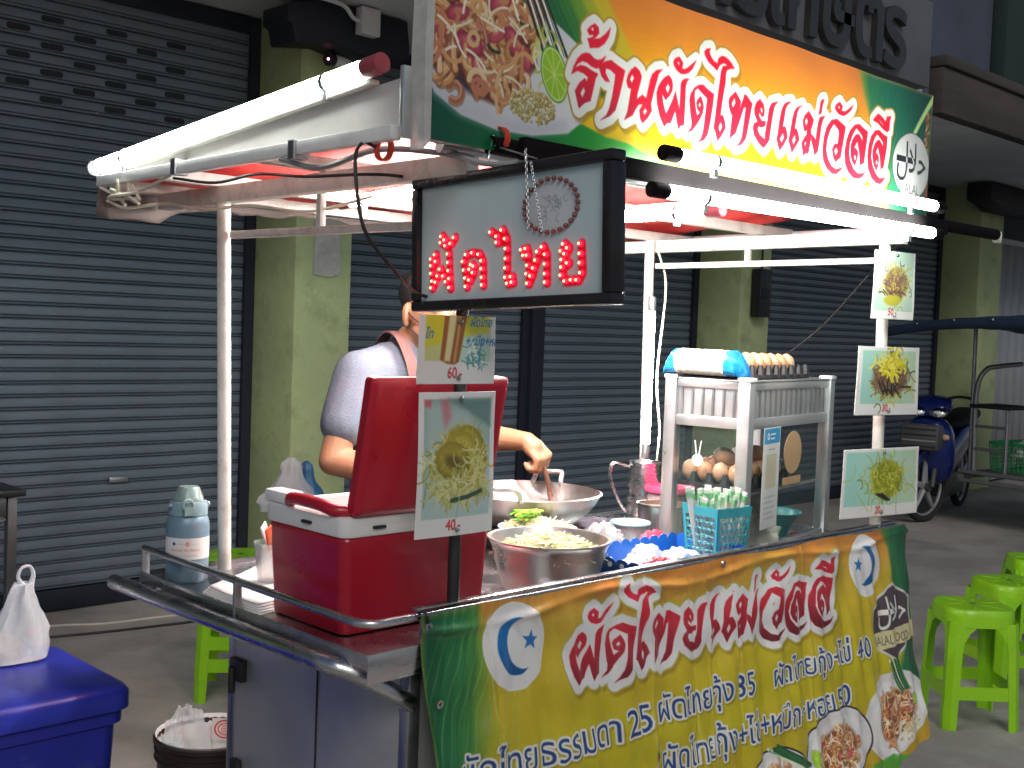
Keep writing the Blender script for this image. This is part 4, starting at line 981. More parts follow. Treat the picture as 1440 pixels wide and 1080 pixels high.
card('topmost small card on the right post, priced 50', (1.640, -.030), (1.825, -.062), 1.512, 1.708, art50, '50.-')
card('middle card on the right post, priced 30, with brown noodles', (1.590, -.022), (1.862, -.072), 1.234, 1.432, art30, '30.-')
card('lowest and widest card on the right post with a green noodle nest', (1.560, -.010), (1.905, -.066), .936, 1.136, art20, '20.-')

# ------------------------------------------------------------------ things on the cart
m_redp = M('red_cooler_plastic', (.42, .009, .028), .34, var=.08, scale=3, coat=.15)
m_cw = M('cooler_white_rim', (.74, .75, .74), .4, var=.05)
cool = thing('cooler_box', 'red picnic cooler with white rim and its lid standing open', 'cooler', (.125, .263, ZT))
def rring(x0, x1, y0, y1, z, r, n=4):
    pts = []
    for (cx, cy, a0) in ((x1 - r, y1 - r, 0), (x0 + r, y1 - r, 90), (x0 + r, y0 + r, 180), (x1 - r, y0 + r, 270)):
        for k in range(n + 1):
            a = math.radians(a0 + 90 * k / n); pts.append((cx + r * math.cos(a), cy + r * math.sin(a), z))
    return pts
b = B()
b.loft([rring(-.188, .188, -.128, .128, .004, .02), rring(-.19, .19, -.13, .13, .012, .022), rring(-.198, .198, -.138, .138, .186, .024), rring(-.200, .200, -.140, .140, .192, .024), rring(-.198, .198, -.138, .138, .198, .024), rring(-.170, .170, -.110, .110, .198, .02), rring(-.160, .160, -.10, .10, .03, .02)])
b.build('body', m_redp, cool)
rim = B(); rim.loft([rring(-.203, .203, -.143, .143, .200, .026), rring(-.205, .205, -.145, .145, .206, .026), rring(-.203, .203, -.143, .143, .236, .026), rring(-.198, .198, -.138, .138, .240, .024), rring(-.168, .168, -.108, .108, .240, .02), rring(-.160, .160, -.10, .10, .205, .02)], caps=False)
rim.build('rim', m_cw, cool)
for (x, y) in ((-.155, .1), (-.205, -.02), (-.12, -.145), (.1, -.145)):
    sx, sy = (.03, .008) if abs(y) > .13 else (.008, .03)
    B().box((x if abs(x) < .2 else -.2065, y if abs(y) < .14 else -.1465, .217), (sx, sy, .006)).build('drain_slit', m_dark, cool, bevel=.001)
B().box((-.182, .10, .252), (.045, .085, .026)).build('rim_block', m_cw, cool, bevel=.006)
hd = B(); hd.tube(smooth_path([(-.196, .055, .248), (-.205, .03, .258), (-.206, -.06, .258), (-.196, -.11, .25), (-.14, -.135, .25)]), .013, n=10); hd.build('handle', m_redp, cool)
lid = B(); R = Matrix.Rotation(math.radians(10), 3, 'X')
def lr(x0, x1, z0, z1, y, r=.02): return [tuple(Vector((0, -.125, .245)) + R @ Vector((p[0], y, p[1]))) for p in [(q[0], q[1]) for q in rring(x0, x1, z0, z1, 0, r)]]
lid.loft([lr(-.180, .168, .008, .270, .004, .008), lr(-.186, .174, .002, .278, .0, .009), lr(-.188, .176, .0, .280, -.022, .009), lr(-.180, .168, .008, .273, -.030, .010), lr(-.17, .158, .02, .26, -.031, .012)])
lo = lid.build('lid', m_redp, cool)
li = B(); li.loft([lr(-.16, .148, .03, .25, .0085), lr(-.165, .153, .025, .255, .0046)]); li.build('liner', m_cw, lo)

m_foam = M('white_sheet', (.80, .81, .80), .6, var=.04, scale=6)
pp = thing('paper_stack', 'thin stack of white wrapping sheets under the red cooler', 'paper', (.03, .50, ZT))
for k in range(5):
    n = 12; vs_ = []; A_, B_, C_, D_ = [Vector(p) - Vector((.03, .50)) for p in ((-.112 + .004 * k, .600 - .003 * k), (.216, .822 - .006 * k), (.31, .50), (-.10 + .003 * k, .372 + .008 * k))]
    for j in range(n + 1):
        for i in range(n + 1):
            u, v = i / n, j / n; p = (A_ * (1 - u) + B_ * u) * (1 - v) + (D_ * (1 - u) + C_ * u) * v
            lift = max(0, .35 - v) * (k + 1) * .004 + max(0, .3 - u) * (k + 1) * .003
            vs_.append((p.x, p.y, .002 + k * .003 + lift + .0007 * math.sin(i * 1.3 + j * .7 + k)))
    o = B().add(vs_, [(j * (n + 1) + i, j * (n + 1) + i + 1, (j + 1) * (n + 1) + i + 1, (j + 1) * (n + 1) + i) for j in range(n) for i in range(n)]).build('sheet', m_foam, pp)
    md = o.modifiers.new('thickness', 'SOLIDIFY'); md.thickness = .0018

m_blue_b = M('matt_slate_blue', (.15, .25, .32), .38, metal=.15, var=.06)
m_lid_t = M('clear_teal_lid', (.42, .62, .60), .15, trans=.55, var=.04)
bt = thing('water_bottle', 'large slate blue water bottle with white sticker at the cart corner', 'bottle', (-.055, .765, ZT))
b = B(); b.lathe([(.0, .0), (.044, .0), (.0485, .006), (.0495, .05), (.0495, .135), (.047, .147), (.0425, .155)], n=36); b.build('body', m_blue_b, bt)
b = B(); b.lathe([(.0425, .1552), (.0448, .157), (.0448, .178), (.041, .188), (.034, .190)], n=36); b.build('collar', M('slate_blue_collar', (.20, .32, .36), .4), bt)
b = B(); b.lathe([(.036, .1905), (.034, .196), (.025, .219), (.022, .222), (.0, .222)], n=28); b.build('cap', m_lid_t, bt)
b = B(); b.tube(arc((-.024, -.041, .183), .013, 0, 2 * math.pi, 16, 0, 2)[:-1], .004, n=8, closed=True); b.box((-.024, -.040, .170), (.02, .012, .02)); b.build('latch', m_lid_t, bt)
B().sphere((-.046, .0, .178), .007, 8, 6).build('strap_lug', m_blue_b, bt); B().sphere((.046, -.006, .178), .007, 8, 6).build('strap_lug', m_blue_b, bt)
cv = Canvas(140, 50, 150, '#dad8d6')
cv.oval(38, 14, 4, 4, '#2a4a86'); cv.oval(70, 14, 4.5, 4.5, '#d85a50'); cv.oval(70, 14, 1.8, 1.8, '#e8e4e0')
for k in range(4): cv.line([(45 + k * 5, 14), (48 + k * 5, 14)], 1.4, '#9a9ab0', .8); cv.line([(77 + k * 5, 14), (80 + k * 5, 14)], 1.4, '#c8a0a0', .6)
cv.text('GENUINE MATERIALS', 28, 31, 7.5, '#d06860'); cv.line([(45, 41), (92, 41)], 2, '#a8a8a8', .7); cv.oval(38, 41, 2, 2, '#888888')
def pos_lab(gx, gy):
    a = math.radians(225) + (gx / 1000 - .056) / .0503; return .0503 * np.cos(a), .0503 * np.sin(a), .107 - gy / 1000
cv.sheet('sticker', print_mat('bottle_sticker_print', .4), bt, pos_lab)

cup = thing('plastic_cup', 'clear plastic cup holding an orange sachet behind the red cooler', 'cup', (.055, .585, ZT + .018))
b = B(); b.lathe([(.026, 0), (.036, .085), (.038, .09), (.0345, .085), (.024, .004), (0, .004)], n=24); b.build('wall', M('clear_plastic', (.75, .78, .78), .1, trans=.85, alpha=.55), cup)
B().box((0, -.004, .10), (.03, .006, .065), R=Euler((.2, -.5, .3)).to_matrix()).build('sachet', M('orange_sachet', (.75, .12, .04), .35), cup, bevel=.002)
B().box((-.006, .01, .108), (.028, .004, .05), R=Euler((-.1, -.45, .6)).to_matrix()).build('tissue', m_white, cup, bevel=.001)

# big basin of sprouts
m_basin = M('worn_steel_basin', (.66, .64, .62), .34, metal=1, var=.15, scale=5, dirt=(.4, .36, .34), dscale=7, damt=.4)
bs = thing('steel_basin', 'wide steel basin beside the red cooler', 'basin', (.575, .19, ZT + .001))
b = B(); b.lathe([(0, .002), (.098, .002), (.108, .008), (.126, .06), (.138, .108), (.146, .122), (.149, .124), (.149, .128), (.140, .127), (.133, .110), (.121, .062), (.103, .012), (0, .010)], n=48); b.build('bowl', m_basin, bs)
sprout_cols = [M('pale_sprout', (.78, .74, .58), .5, subs=.1), M('cream_sprout', (.70, .66, .42), .5, subs=.1), M('green_tinged_sprout', (.55, .62, .32), .5)]
def sprout_heap(name, label, c, rx, ry, hgt, n, seed, mats, ln=.045, r=.0016, heads=True):
    t = thing(name, label, 'vegetables', c); q = random.Random(seed)
    for m_i, mt in enumerate(mats):
        b = B()
        for k in range(n // len(mats)):
            a = q.uniform(0, 6.28); d = math.sqrt(q.random()); x, y = rx * d * math.cos(a), ry * d * math.sin(a); z = hgt * (1 - d * d) * q.uniform(.55, 1.05) + .002
            th, el = q.uniform(0, 6.28), q.uniform(-.35, .45); v = Vector((math.cos(th) * math.cos(el), math.sin(th) * math.cos(el), math.sin(el))) * ln * q.uniform(.6, 1.1)
            p = Vector((x, y, z)); s_ = Vector((q.uniform(-.3, .3), q.uniform(-.3, .3), q.uniform(.1, .4))) * ln * .3
            b.tube([p - v / 2, p + s_ * .5, p + v / 2], [r * .6, r, r], n=4)
            if heads and k % 2 == 0: b.sphere(p + v / 2, r * 1.7, 5, 4)
        o = b.build('strands', mt, t); o['kind'] = 'stuff'
    core = B(); core.lathe([(rx * .97, 0), (rx * .8, hgt * .35), (rx * .4, hgt * .78), (0, hgt * .9)], n=24, sy=ry / rx); core.build('heap_core', mats[1], t)
    return t
sprout_heap('bean_sprout_heap', 'pale bean sprouts heaped inside the steel basin', (.575, .19, ZT + .088), .126, .126, .045, 800, 3, sprout_cols)

# tub and plate with sprouts and spring onion
tub = thing('plate_stand', 'steel pot under the plate of sprouts in front of the wok', 'pot', (.79, .44, ZT + .001))
b = B(); b.lathe([(0, 0), (.085, 0), (.09, .006), (.092, .075), (.097, .078), (.088, .078), (.086, .01), (0, .008)], n=36); b.build('pot_wall', m_basin, tub)
B().lathe([(0, .070), (.0855, .070), (.0855, .074), (0, .074)], n=32).build('broth', M('dark_broth', (.09, .05, .03), .2), tub)
pl = thing('serving_plate', 'white plate of sprouts and spring onion in front of the wok', 'plate', (.79, .44, ZT + .080))
b = B(); b.lathe([(0, .0), (.06, .0), (.075, .006), (.105, .014), (.106, .016), (.075, .010), (0, .004)], n=40); b.build('dish', m_white, pl)
sprout_heap('sprout_pile', 'small pile of sprouts on the white plate', (.79, .44, ZT + .089), .085, .085, .03, 260, 8, sprout_cols)
so = thing('spring_onions', 'bright green chopped spring onions on top of the sprout pile', 'vegetables', (.765, .45, ZT + .116))
q = random.Random(4)
m_on = [M('spring_onion_green', (.16, .42, .035), .35), M('spring_onion_light', (.38, .60, .10), .35)]
for k in range(34):
    a = q.uniform(-.9, .5); ln = q.uniform(.03, .06); p = Vector((q.uniform(-.035, .035), q.uniform(-.02, .02), q.uniform(0, .022))); v = Vector((math.cos(a), math.sin(a), q.uniform(-.2, .3))) * ln / 2
    B().tube([p - v, p + Vector((0, 0, .003)), p + v], .0028, n=6).build('stalk', m_on[k % 2], so)

# wok, spatula
m_wok = M('aluminium_wok', (.42, .42, .41), .38, metal=1, var=.16, scale=6, dirt=(.12, .10, .09), dscale=5, damt=.6)
wk = thing('wok', 'large two-handled aluminium wok at the vendor hand', 'wok', (.945, .635, .862))
b = B(); prof = []
for k in range(12):
    f = k / 11; prof.append((.212 * math.sin(f * 1.25) / math.sin(1.25), .118 * (1 - math.cos(f * 1.25)) / (1 - math.cos(1.25))))
inner = [(r * .985, z + .004) for r, z in reversed(prof)]
b.lathe(prof[0:] + [(.216, .119)] + inner, n=56); b.build('pan', m_wok, wk)
for a in (math.radians(28), math.radians(208)):
    c, s_ = math.cos(a), math.sin(a); tx, ty = -s_, c
    pts = [(.205 * c + tx * d, .205 * s_ + ty * d, z) for d, z in ((-.045, .112), (-.042, .128))] + [(.232 * c + tx * d, .232 * s_ + ty * d, .150) for d in (-.036, 0, .036)] + [(.205 * c + tx * d, .205 * s_ + ty * d, z) for d, z in ((.042, .128), (.045, .112))]
    B().tube(smooth_path(pts, 4), .0075, n=8).build('handle', m_alu, wk)
B().lathe([(0, .045), (.11, .045), (.135, .05), (.11, .052), (0, .056)], n=40).build('noodle_sauce', M('brown_noodle_sauce', (.30, .15, .06), .4, var=.5, scale=40, bump=.8, bscale=60), wk)
q = random.Random(9); b = B()
for k in range(150):
    a, d = q.uniform(0, 6.28), .12 * math.sqrt(q.random()); p = Vector((d * math.cos(a), d * math.sin(a), .056 + q.uniform(0, .012))); th = q.uniform(0, 6.28)
    b.tube([p, p + Vector((math.cos(th) * .02, math.sin(th) * .02, .006)), p + Vector((math.cos(th + .8) * .04, math.sin(th + .8) * .04, 0))], .0022, n=4)
o = b.build('fried_noodles', M('fried_noodle', (.45, .24, .09), .4, var=.3, scale=50), wk); o['kind'] = 'stuff'
st = thing('gas_burner', 'black gas burner ring under the wok', 'burner', (.945, .635, ZT + .001))
B().lathe([(.12, 0), (.125, .004), (.11, .05), (.10, .05), (.115, .003), (.12, 0)], n=36).build('ring', m_black, st)
spa = thing('wooden_spatula', 'dark wooden spatula dipping into the wok', 'spatula', (1.085, .68, .935))
m_wood = M('dark_wood', (.13, .055, .03), .5, var=.3, scale=20, stretch=(1, 1, .2))
B().tube([(.003, -.002, .012), (.0, .01, .06), (-.010, .040, .14), (-.012, .046, .155)], [.009, .0075, .0075, .007], n=10).build('shaft', m_wood, spa)
B().box((.002, -.004, .004), (.045, .008, .045), R=Euler((-.2, .1, .6)).to_matrix()).build('blade', m_wood, spa, bevel=.003)

# cloth, bag by the wok
def crumple(name, label, cat, c, rx, ry, h, mat, seed, freq=3.0, n=26):
    q = random.Random(seed); ph = [q.uniform(0, 6.28) for _ in range(8)]; b = B(); vs_ = []
    for j in range(n + 1):
        th = math.pi / 2 * (1 - j / n)
        for i in range(n * 2):
            a = 2 * math.pi * i / (n * 2)
            w = 1 + .16 * math.sin(freq * a + ph[0] + 3 * th) + .10 * math.sin(freq * 2.1 * a + ph[1] - 5 * th) + .06 * math.sin(freq * 4.3 * a + ph[2] + 9 * th)
            z = h * math.sin(th) * (1 + math.cos(th) * (.20 * math.sin(2 * a + ph[3] + 4 * th) + .14 * math.sin(5 * a + ph[4] - 6 * th) + .08 * math.sin(11 * a + ph[5] + 13 * th))); r = math.cos(th) * w
            vs_.append((rx * r * math.cos(a), ry * r * math.sin(a), max(.001, z)))
    m_ = n * 2
    b.add(vs_, [(j * m_ + i, j * m_ + (i + 1) % m_, (j + 1) * m_ + (i + 1) % m_, (j + 1) * m_ + i) for j in range(n) for i in range(m_)])
    o = b.build(name, mat, None, loc=c, angle=60); return tag(o, label, cat)
m_clear2 = M('clear_bag_film', (.82, .85, .86), .12, trans=.0, alpha=.38, var=.1, spec=.8, bump=.6, bscale=30)
m_milk = M('milky_bag_film', (.82, .84, .84), .16, alpha=.6, var=.08, spec=.7, bump=.4, bscale=25)
crumple('folded_cloth', 'grey folded dishcloth on the table right of the wok', 'cloth', (1.26, .66, ZT + .001), .13, .05, .045, M('grey_cloth', (.09, .09, .12), .85, bump=.3, bscale=90), 5, 2.0)
crumple('plastic_wrap', 'crumpled clear plastic bag behind the steel basin', 'plastic bag', (1.02, .42, ZT + .001), .10, .055, .085, m_clear2, 6, 3.0)
jar = thing('lidded_tub', 'small clear tub with pale blue lid behind the blue tray', 'tub', (1.20, .46, ZT + .001))
b = B(); b.lathe([(0, 0), (.045, 0), (.055, .06), (.055, .062), (.05, .06), (.042, .004), (0, .004)], n=30); b.build('tub_wall', m_clear2, jar)
B().lathe([(0, .0625), (.06, .0625), (.061, .066), (.058, .070), (.02, .071), (0, .071)], n=30).build('lid', M('pale_blue_lid', (.30, .58, .68), .35), jar)

# blue scalloped tray with bags
m_btray = M('royal_blue_plastic', (.01, .10, .42), .35, coat=.2); m_dot = M('white_dot_paint', (.7, .74, .8), .4)
tr = thing('scalloped_tray', 'royal blue tray with scalloped dotted rim behind the banner edge', 'tray', (.93, .135, ZT + .001), math.radians(-1))
tw, td, thh = .21, .115, .062
B().box((0, 0, .004), (tw * 2 - .03, td * 2 - .03, .006)).build('tray_floor', m_btray, tr)
for (ax, sgn) in (('x', -1), ('x', 1), ('y', -1), ('y', 1)):
    ln = tw if ax == 'x' else td; ns = 11 if ax == 'x' else 6; pts = [(-ln, 0.0)]
    for k in range(ns):
        for a in range(7):
            an = math.pi * (1 - a / 6); c = -ln + 2 * ln * (k + .5) / ns; pts.append((c + ln / ns * math.cos(an), thh + .013 * math.sin(an)))
    pts.append((ln, 0.0)); off = td if ax == 'x' else tw
    def f(sh):
        def g(u, v):
            o_ = sgn * (off - .016 + v * .26 + sh); w_ = u * (1 - .1 + v * .1 / thh); return (w_, o_, v + .001) if ax == 'x' else (o_, w_, v + .001)
        return g
    wl = B().prism(pts, f(0), f(.003)).build('tray_wall', m_btray, tr)
    dm = B()
    for k in range(ns):
        c = -ln + 2 * ln * (k + .5) / ns; v = thh - .004; g = f(.0034 )(c, v); g2 = f(.0050)(c, v)
        dd = B().cyl(g, g2, .0065, n=12).build('dot', m_dot, wl)
bag_specs = [('clear bag of white noodles with red print in the blue tray', (.86, .135, ZT + .02), .075, .06, .045, 11), ('clear bag of pale noodles at the right end of the blue tray', (1.03, .15, ZT + .02), .06, .05, .04, 12), ('small knotted clear bag at the back of the blue tray', (.95, .20, ZT + .02), .05, .04, .05, 13)]
for lb, c, rx, ry, h, sd in bag_specs: crumple('noodle_bag', lb, 'plastic bag', c, rx, ry, h, m_milk, sd, 3.0)
o = crumple('red_wrapper', 'red printed wrapper lying between the bags in the blue tray', 'wrapper', (.87, .095, ZT + .048), .045, .02, .016, M('red_print_film', (.62, .06, .08), .3, var=.5, scale=30), 15, 2.5)
o = crumple('pink_bag', 'pink plastic bag behind the blue tray', 'plastic bag', (1.10, .30, ZT + .001), .07, .03, .075, M('pink_film', (.80, .10, .18), .3), 16, 2.5)

# turquoise lattice basket with toothpick packets
m_turq = M('turquoise_plastic', (.045, .36, .42), .35, coat=.1)
bk = thing('lattice_basket', 'turquoise lattice basket of wrapped chopsticks by the glass cabinet', 'basket', (1.135, .112, ZT + .001), math.radians(-7))
hb, ht, hz = .052, .066, .172
def side_pt(side, u, z, o_=0.0):
    s_ = hb + (ht - hb) * z / hz + o_; k = (hb + (ht - hb) * z / hz) * u
    return [(k, -s_, z), (s_, k, z), (-k, s_, z), (-s_, -k, z)][side]
B().box((0, 0, .003), (hb * 2, hb * 2, .005)).build('basket_floor', m_turq, bk)
for sd in range(4):
    pn = B()
    for (u0, u1, z0, z1) in ((-1, 1, 0, .022), (-1, 1, hz - .026, hz), (-1, -.84, .022, hz - .026), (.84, 1, .022, hz - .026)):
        q4 = [(u0, z0), (u1, z0), (u1, z1), (u0, z1)]; pn.loft([[side_pt(sd, u, z) for u, z in q4], [side_pt(sd, u, z, -.0025) for u, z in q4]])
    w_ = pn.build('side_frame', m_turq, bk)
    q = random.Random(sd); lt = B()
    for iz in range(7):
        for iu in range(6):
            cu, cz = -.70 + iu * .28 + (.14 if iz % 2 else 0) - .0, .030 + iz * .0185; rr = q.uniform(.0075, .0105)
            ring = [side_pt(sd, max(-.86, min(.86, cu + rr / .058 * math.cos(a))), cz + rr * math.sin(a), -.0012) for a in [2 * math.pi * k / 9 for k in range(9)]]
            lt.tube(ring, .0016, n=4, closed=True)
    lo_ = lt.build('lattice', m_turq, w_)
q = random.Random(77)
m_stick = M('bamboo_stick', (.66, .50, .28), .5, var=.15, scale=40); m_wrap = M('clear_wrap', (.80, .84, .80), .2, alpha=.5); m_gpr = M('green_print', (.16, .55, .22), .4, alpha=.85)
stk = None; k = 0
for i in range(6):
    for j in range(6):
        x, y = -.048 + i * .0185 + q.uniform(-.004, .004), -.048 + j * .0185 + q.uniform(-.004, .004); tl = Vector((x * .5 + q.uniform(-.12, .12) - .06 * (i < 3), y * .5 + q.uniform(-.12, .12), 1)).normalized()
        t = thing('chopstick_packet', 'clear packet of bamboo chopsticks with green print in the turquoise basket', 'packet', (1.135 + x * .8, .112 + y * .8, ZT + .02), 0, 'chopstick packets in the turquoise basket')
        L_ = q.uniform(.165, .195); sd_ = tl.cross(Vector((q.uniform(-1, 1), q.uniform(-1, 1), 0))).normalized()
        for s_ in (-1, 1): B().tube([sd_ * s_ * .003, tl * L_ * .93 + sd_ * s_ * .003], .0022, n=5).build('stick', m_stick, t)
        wp = B(); up_ = tl.cross(sd_); rg = lambda d, w: [tuple(tl * d + sd_ * a * w + up_ * b2 * .0035) for a, b2 in ((-1, -1), (1, -1), (1, 1), (-1, 1))]
        wp.loft([rg(0.004, .007), rg(L_ * .94, .0075), rg(L_ * 1.05, .009)]); wp.build('wrapper', m_wrap, t)
        gp_ = B(); gp_.loft([rg(L_ * .90, .0079), rg(L_ * .99, .0083)]); gp_.build('print_band', m_gpr, t)

# steel pitcher, pink tub, pot
pt = thing('steel_pitcher', 'tall steel water pitcher with looped handle behind the wok', 'pitcher', (1.575, .72, ZT + .001))
b = B(); b.lathe([(0, 0), (.056, 0), (.058, .004), (.0535, .1), (.050, .188), (.055, .196), (.052, .197), (.047, .188), (.050, .01), (0, .006)], n=36); b.build('pot_wall', m_steel, pt)
for dd in (-.008, 0, .008):
    B().tube(smooth_path([(-.042 + dd * .7, .030 + dd, .18), (-.082 + dd * .7, .065 + dd, .188), (-.088 + dd * .7, .07 + dd, .14), (-.062 + dd * .7, .048 + dd, .06), (-.044 + dd * .7, .034 + dd, .03)], 5), .0042, n=6).build('handle_rod', m_steel, pt)
m_pink = M('pink_plastic_lid', (.80, .10, .24), .35); m_tubw = M('pale_pink_tub', (.70, .50, .52), .3, alpha=.85)
pk = thing('pink_lid_tub', 'round tub with bright pink lid between pitcher and glass cabinet', 'tub', (1.56, .60, ZT + .001))
b = B(); b.lathe([(0, 0), (.062, 0), (.075, .115), (.073, .115), (.060, .004), (0, .004)], n=32); b.build('tub_wall', m_tubw, pk)
B().lathe([(.076, .112), (.081, .114), (.083, .126), (.080, .132), (.066, .131), (.062, .127), (0, .127)], n=36).build('lid', m_pink, pk)
po = thing('seasoning_pot', 'small steel pot with a red-handled lid left of the glass cabinet', 'pot', (1.40, .50, ZT + .001))
b = B(); b.lathe([(0, 0), (.07, 0), (.075, .005), (.077, .098), (.081, .101), (.074, .101), (.072, .01), (0, .008)], n=32); b.build('pot_wall', m_basin, po)
B().tube(arc((0, 0, .10), .078, 2.6, 4.2, 10), .004, n=6).build('rim_handle', m_black, po)
B().lathe([(0, .084), (.071, .084), (.071, .088), (0, .09)], n=28).build('contents', M('chili_paste', (.28, .16, .10), .5, var=.4, scale=40), po)

# glass cabinet
m_glass = M('cabinet_glass', (.06, .09, .09), .04, alpha=.13, var=.02, spec=.9, rvar=.02)
CABR = math.radians(9.3); CW, CD, CH = .62, .262, .496
cab = thing('glass_cabinet', 'aluminium framed glass display cabinet holding eggs', 'cabinet', (1.247, .10, ZT + .001), CABR)
def cbox(name, a, b_, mat, parent=cab, bevel=.002): return B().box2(a, b_).build(name, mat, parent, bevel=bevel)
pw_ = .036
for (x, y) in ((0, 0), (CW - pw_, 0), (0, CD - pw_), (CW - pw_, CD - pw_)):
    cbox('corner_post', (x, y, 0), (x + pw_, y + pw_, CH - .001), m_alu)
    cbox('corner_cap', (x - .003, y - .003, CH), (x + pw_ + .003, y + pw_ + .003, CH + .012), m_white, bevel=.003)
for z0, z1 in ((0, .03), (.365, .395), (CH - .022, CH - .001)):
    for y in (.006, CD - pw_ + .006): cbox('cross_bar', (pw_ + .0005, y, z0), (CW - pw_ - .0005, y + .022, z1), m_alu)
    for x in (.006, CW - pw_ + .006): cbox('cross_bar', (x, pw_ + .0005, z0), (x + .022, CD - pw_ - .0005, z1), m_alu)
for y in (.012, CD - .02):
    cbox('glass_pane', (pw_, y, .0305), (CW - pw_, y + .004, .3645), m_glass, bevel=0)
    cbox('vent_panel', (pw_, y, .3955), (CW - pw_, y + .004, CH - .0225), m_alu, bevel=0)
    for k in range(15): cbox('vent_rib', (pw_ + .012 + k * .036, y - .004, .397), (pw_ + .018 + k * .036, y - .0002, CH - .024), m_steel_dull, bevel=0)
for x in (.012, CW - .016):
    cbox('glass_pane', (x, pw_, .0305), (x + .004, CD - pw_, .3645), m_glass, bevel=0)
    cbox('vent_panel', (x, pw_, .3955), (x + .004, CD - pw_, CH - .0225), m_alu, bevel=0)
    for k in range(6): cbox('vent_rib', (x - .004, pw_ + .012 + k * .032, .397), (x - .0002, pw_ + .018 + k * .032, CH - .024), m_steel_dull, bevel=0)
cbox('roof_plate', (.002, .002, CH - .0005 + .0005), (CW - .002, CD - .002, CH + .004), m_alu)
cbox('shelf', (.018, .018, .188), (CW - .018, CD - .018, .191), m_glass, bevel=0)
cbox('shelf_bar', (.018, .020, .178), (CW - .018, .030, .187), m_alu); cbox('floor_plate', (.018, .018, .004), (CW - .018, CD - .018, .008), m_alu)
m_sil = M('silver_decal', (.62, .66, .68), .4)
B().cyl((.0095, .155, .27), (.0118, .155, .27), .017, n=20).build('decal', m_sil, cab)
for s_ in (-1, 1): B().tube([(.0105, .155 + s_ * .004, .286), (.0105, .155 + s_ * .010, .325)], .0022, n=5).build('decal_ribbon', m_sil, cab)
m_tan = M('tan_sticker', (.42, .27, .15), .6)
B().cyl((.335, .0118, .285), (.335, .0095, .285), .063, n=36).build('round_sticker', m_tan, cab)
B().box((.335, .0106, .202), (.13, .0022, .022)).build('sticker_strip', m_tan, cab)

# payment card on the cabinet (its code square left plain)
qr = thing('payment_card', 'laminated payment notice with blue header on the cabinet front', 'card', (1.247 + .142 * math.cos(CABR) + .008 * math.sin(CABR), .10 + .142 * math.sin(CABR) - .008 * math.cos(CABR), ZT + .085), CABR)
cv = Canvas(125, 285, 110, '#d4d5d2'); cv.poly([(4, 4), (121, 4), (121, 46), (4, 46)], '#2f93c4')
cv.oval(34, 25, 9, 10, '#dcecf4'); cv.oval(34, 25, 4, 5, '#2f93c4')
for k, y in enumerate((20, 32)): cv.line([(52, y), (88 - k * 6, y)], 5, '#d6e8f0', .9)
cv.line([(40, 62), (84, 62)], 4, '#8a8f90', .7); cv.poly([(22, 76), (104, 76), (104, 172), (22, 172)], '#c9bfa6')
for k in range(5): cv.line([(22, 196 + k * 15), (104 - (k % 2) * 20, 196 + k * 15)], 5, '#a9acaa', .6)
o = cv.sheet('printed_face', print_mat('payment_card_print', .2, coat=.5), qr, lambda gx, gy: (gx / 1000 - .0625, -.003 * np.cos(gx / 40), (285 - gy) / 1000))
md = o.modifiers.new('thickness', 'SOLIDIFY'); md.thickness = .0012; md.offset = -1

# egg trays and eggs
m_tray = M('black_egg_tray', (.028, .028, .033), .45); m_egg = [M('brown_egg', (.62, .33, .18), .45, var=.1, scale=30, subs=.1), M('pale_brown_egg', (.70, .43, .26), .45, var=.1, scale=30, subs=.1)]
em = []
for m_i in m_egg:
    pr = [(0, -.0305)] + [(.0245 * math.sin(a) * (1 - .12 * math.cos(a) * -1 * -.5), -.0305 * math.cos(a)) for a in [math.pi * k / 9 for k in range(1, 9)]] + [(0, .0325)]
    me = B().lathe(pr, n=14).mesh('egg'); me.materials.append(m_i); em.append(me)
ORD = ('first', 'second', 'third', 'fourth', 'fifth', 'sixth', 'seventh'); ROW = ('front', 'second', 'third', 'back')
def egg_tray(name, label, loc, rz, nx, ny, fill, elabel, egroup, pitch=.0525):
    t = thing(name, label, 'egg tray', loc, rz)
    w, d = nx * pitch, ny * pitch
    B().box((0, 0, .003), (w + .02, d + .02, .004)).build('tray_base', m_tray, t)
    cone = B().lathe([(.017, 0), (.008, .032), (.0065, .036), (0, .037)], n=8).mesh('peg'); cone.materials.append(m_tray)
    for i in range(nx + 1):
        for j in range(ny + 1): link('peg', cone, None, t, ((i - nx / 2) * pitch, (j - ny / 2) * pitch, .005))
    for (a_, b_) in (((-w / 2 - .012, -d / 2 - .012), (w / 2 + .012, -d / 2 - .006)), ((-w / 2 - .012, d / 2 + .006), (w / 2 + .012, d / 2 + .012)), ((-w / 2 - .012, -d / 2 - .005), (-w / 2 - .006, d / 2 + .005)), ((w / 2 + .006, -d / 2 - .005), (w / 2 + .012, d / 2 + .005))):
        B().box2((*a_, .005), (*b_, .013)).build('tray_rim', m_tray, t)
    c, s_ = math.cos(rz), math.sin(rz)
    for i in range(nx):
        for j in range(ny):
            if not fill(i, j): continue
            x, y = (i + .5 - nx / 2) * pitch, (j + .5 - ny / 2) * pitch
            o = link('egg', em[(i * 7 + j * 3) % 2], None, None, (loc[0] + x * c - y * s_, loc[1] + x * s_ + y * c, loc[2] + .0415), (rnd.uniform(-.15, .15), rnd.uniform(-.15, .15), 0))
            tag(o, '%s egg from left, %s row, tray %s' % (ORD[i], ROW[j], elabel), 'egg', egroup)
def cabp(x, y, z): return (1.247 + x * math.cos(CABR) - y * math.sin(CABR), .10 + x * math.sin(CABR) + y * math.cos(CABR), ZT + .001 + z)
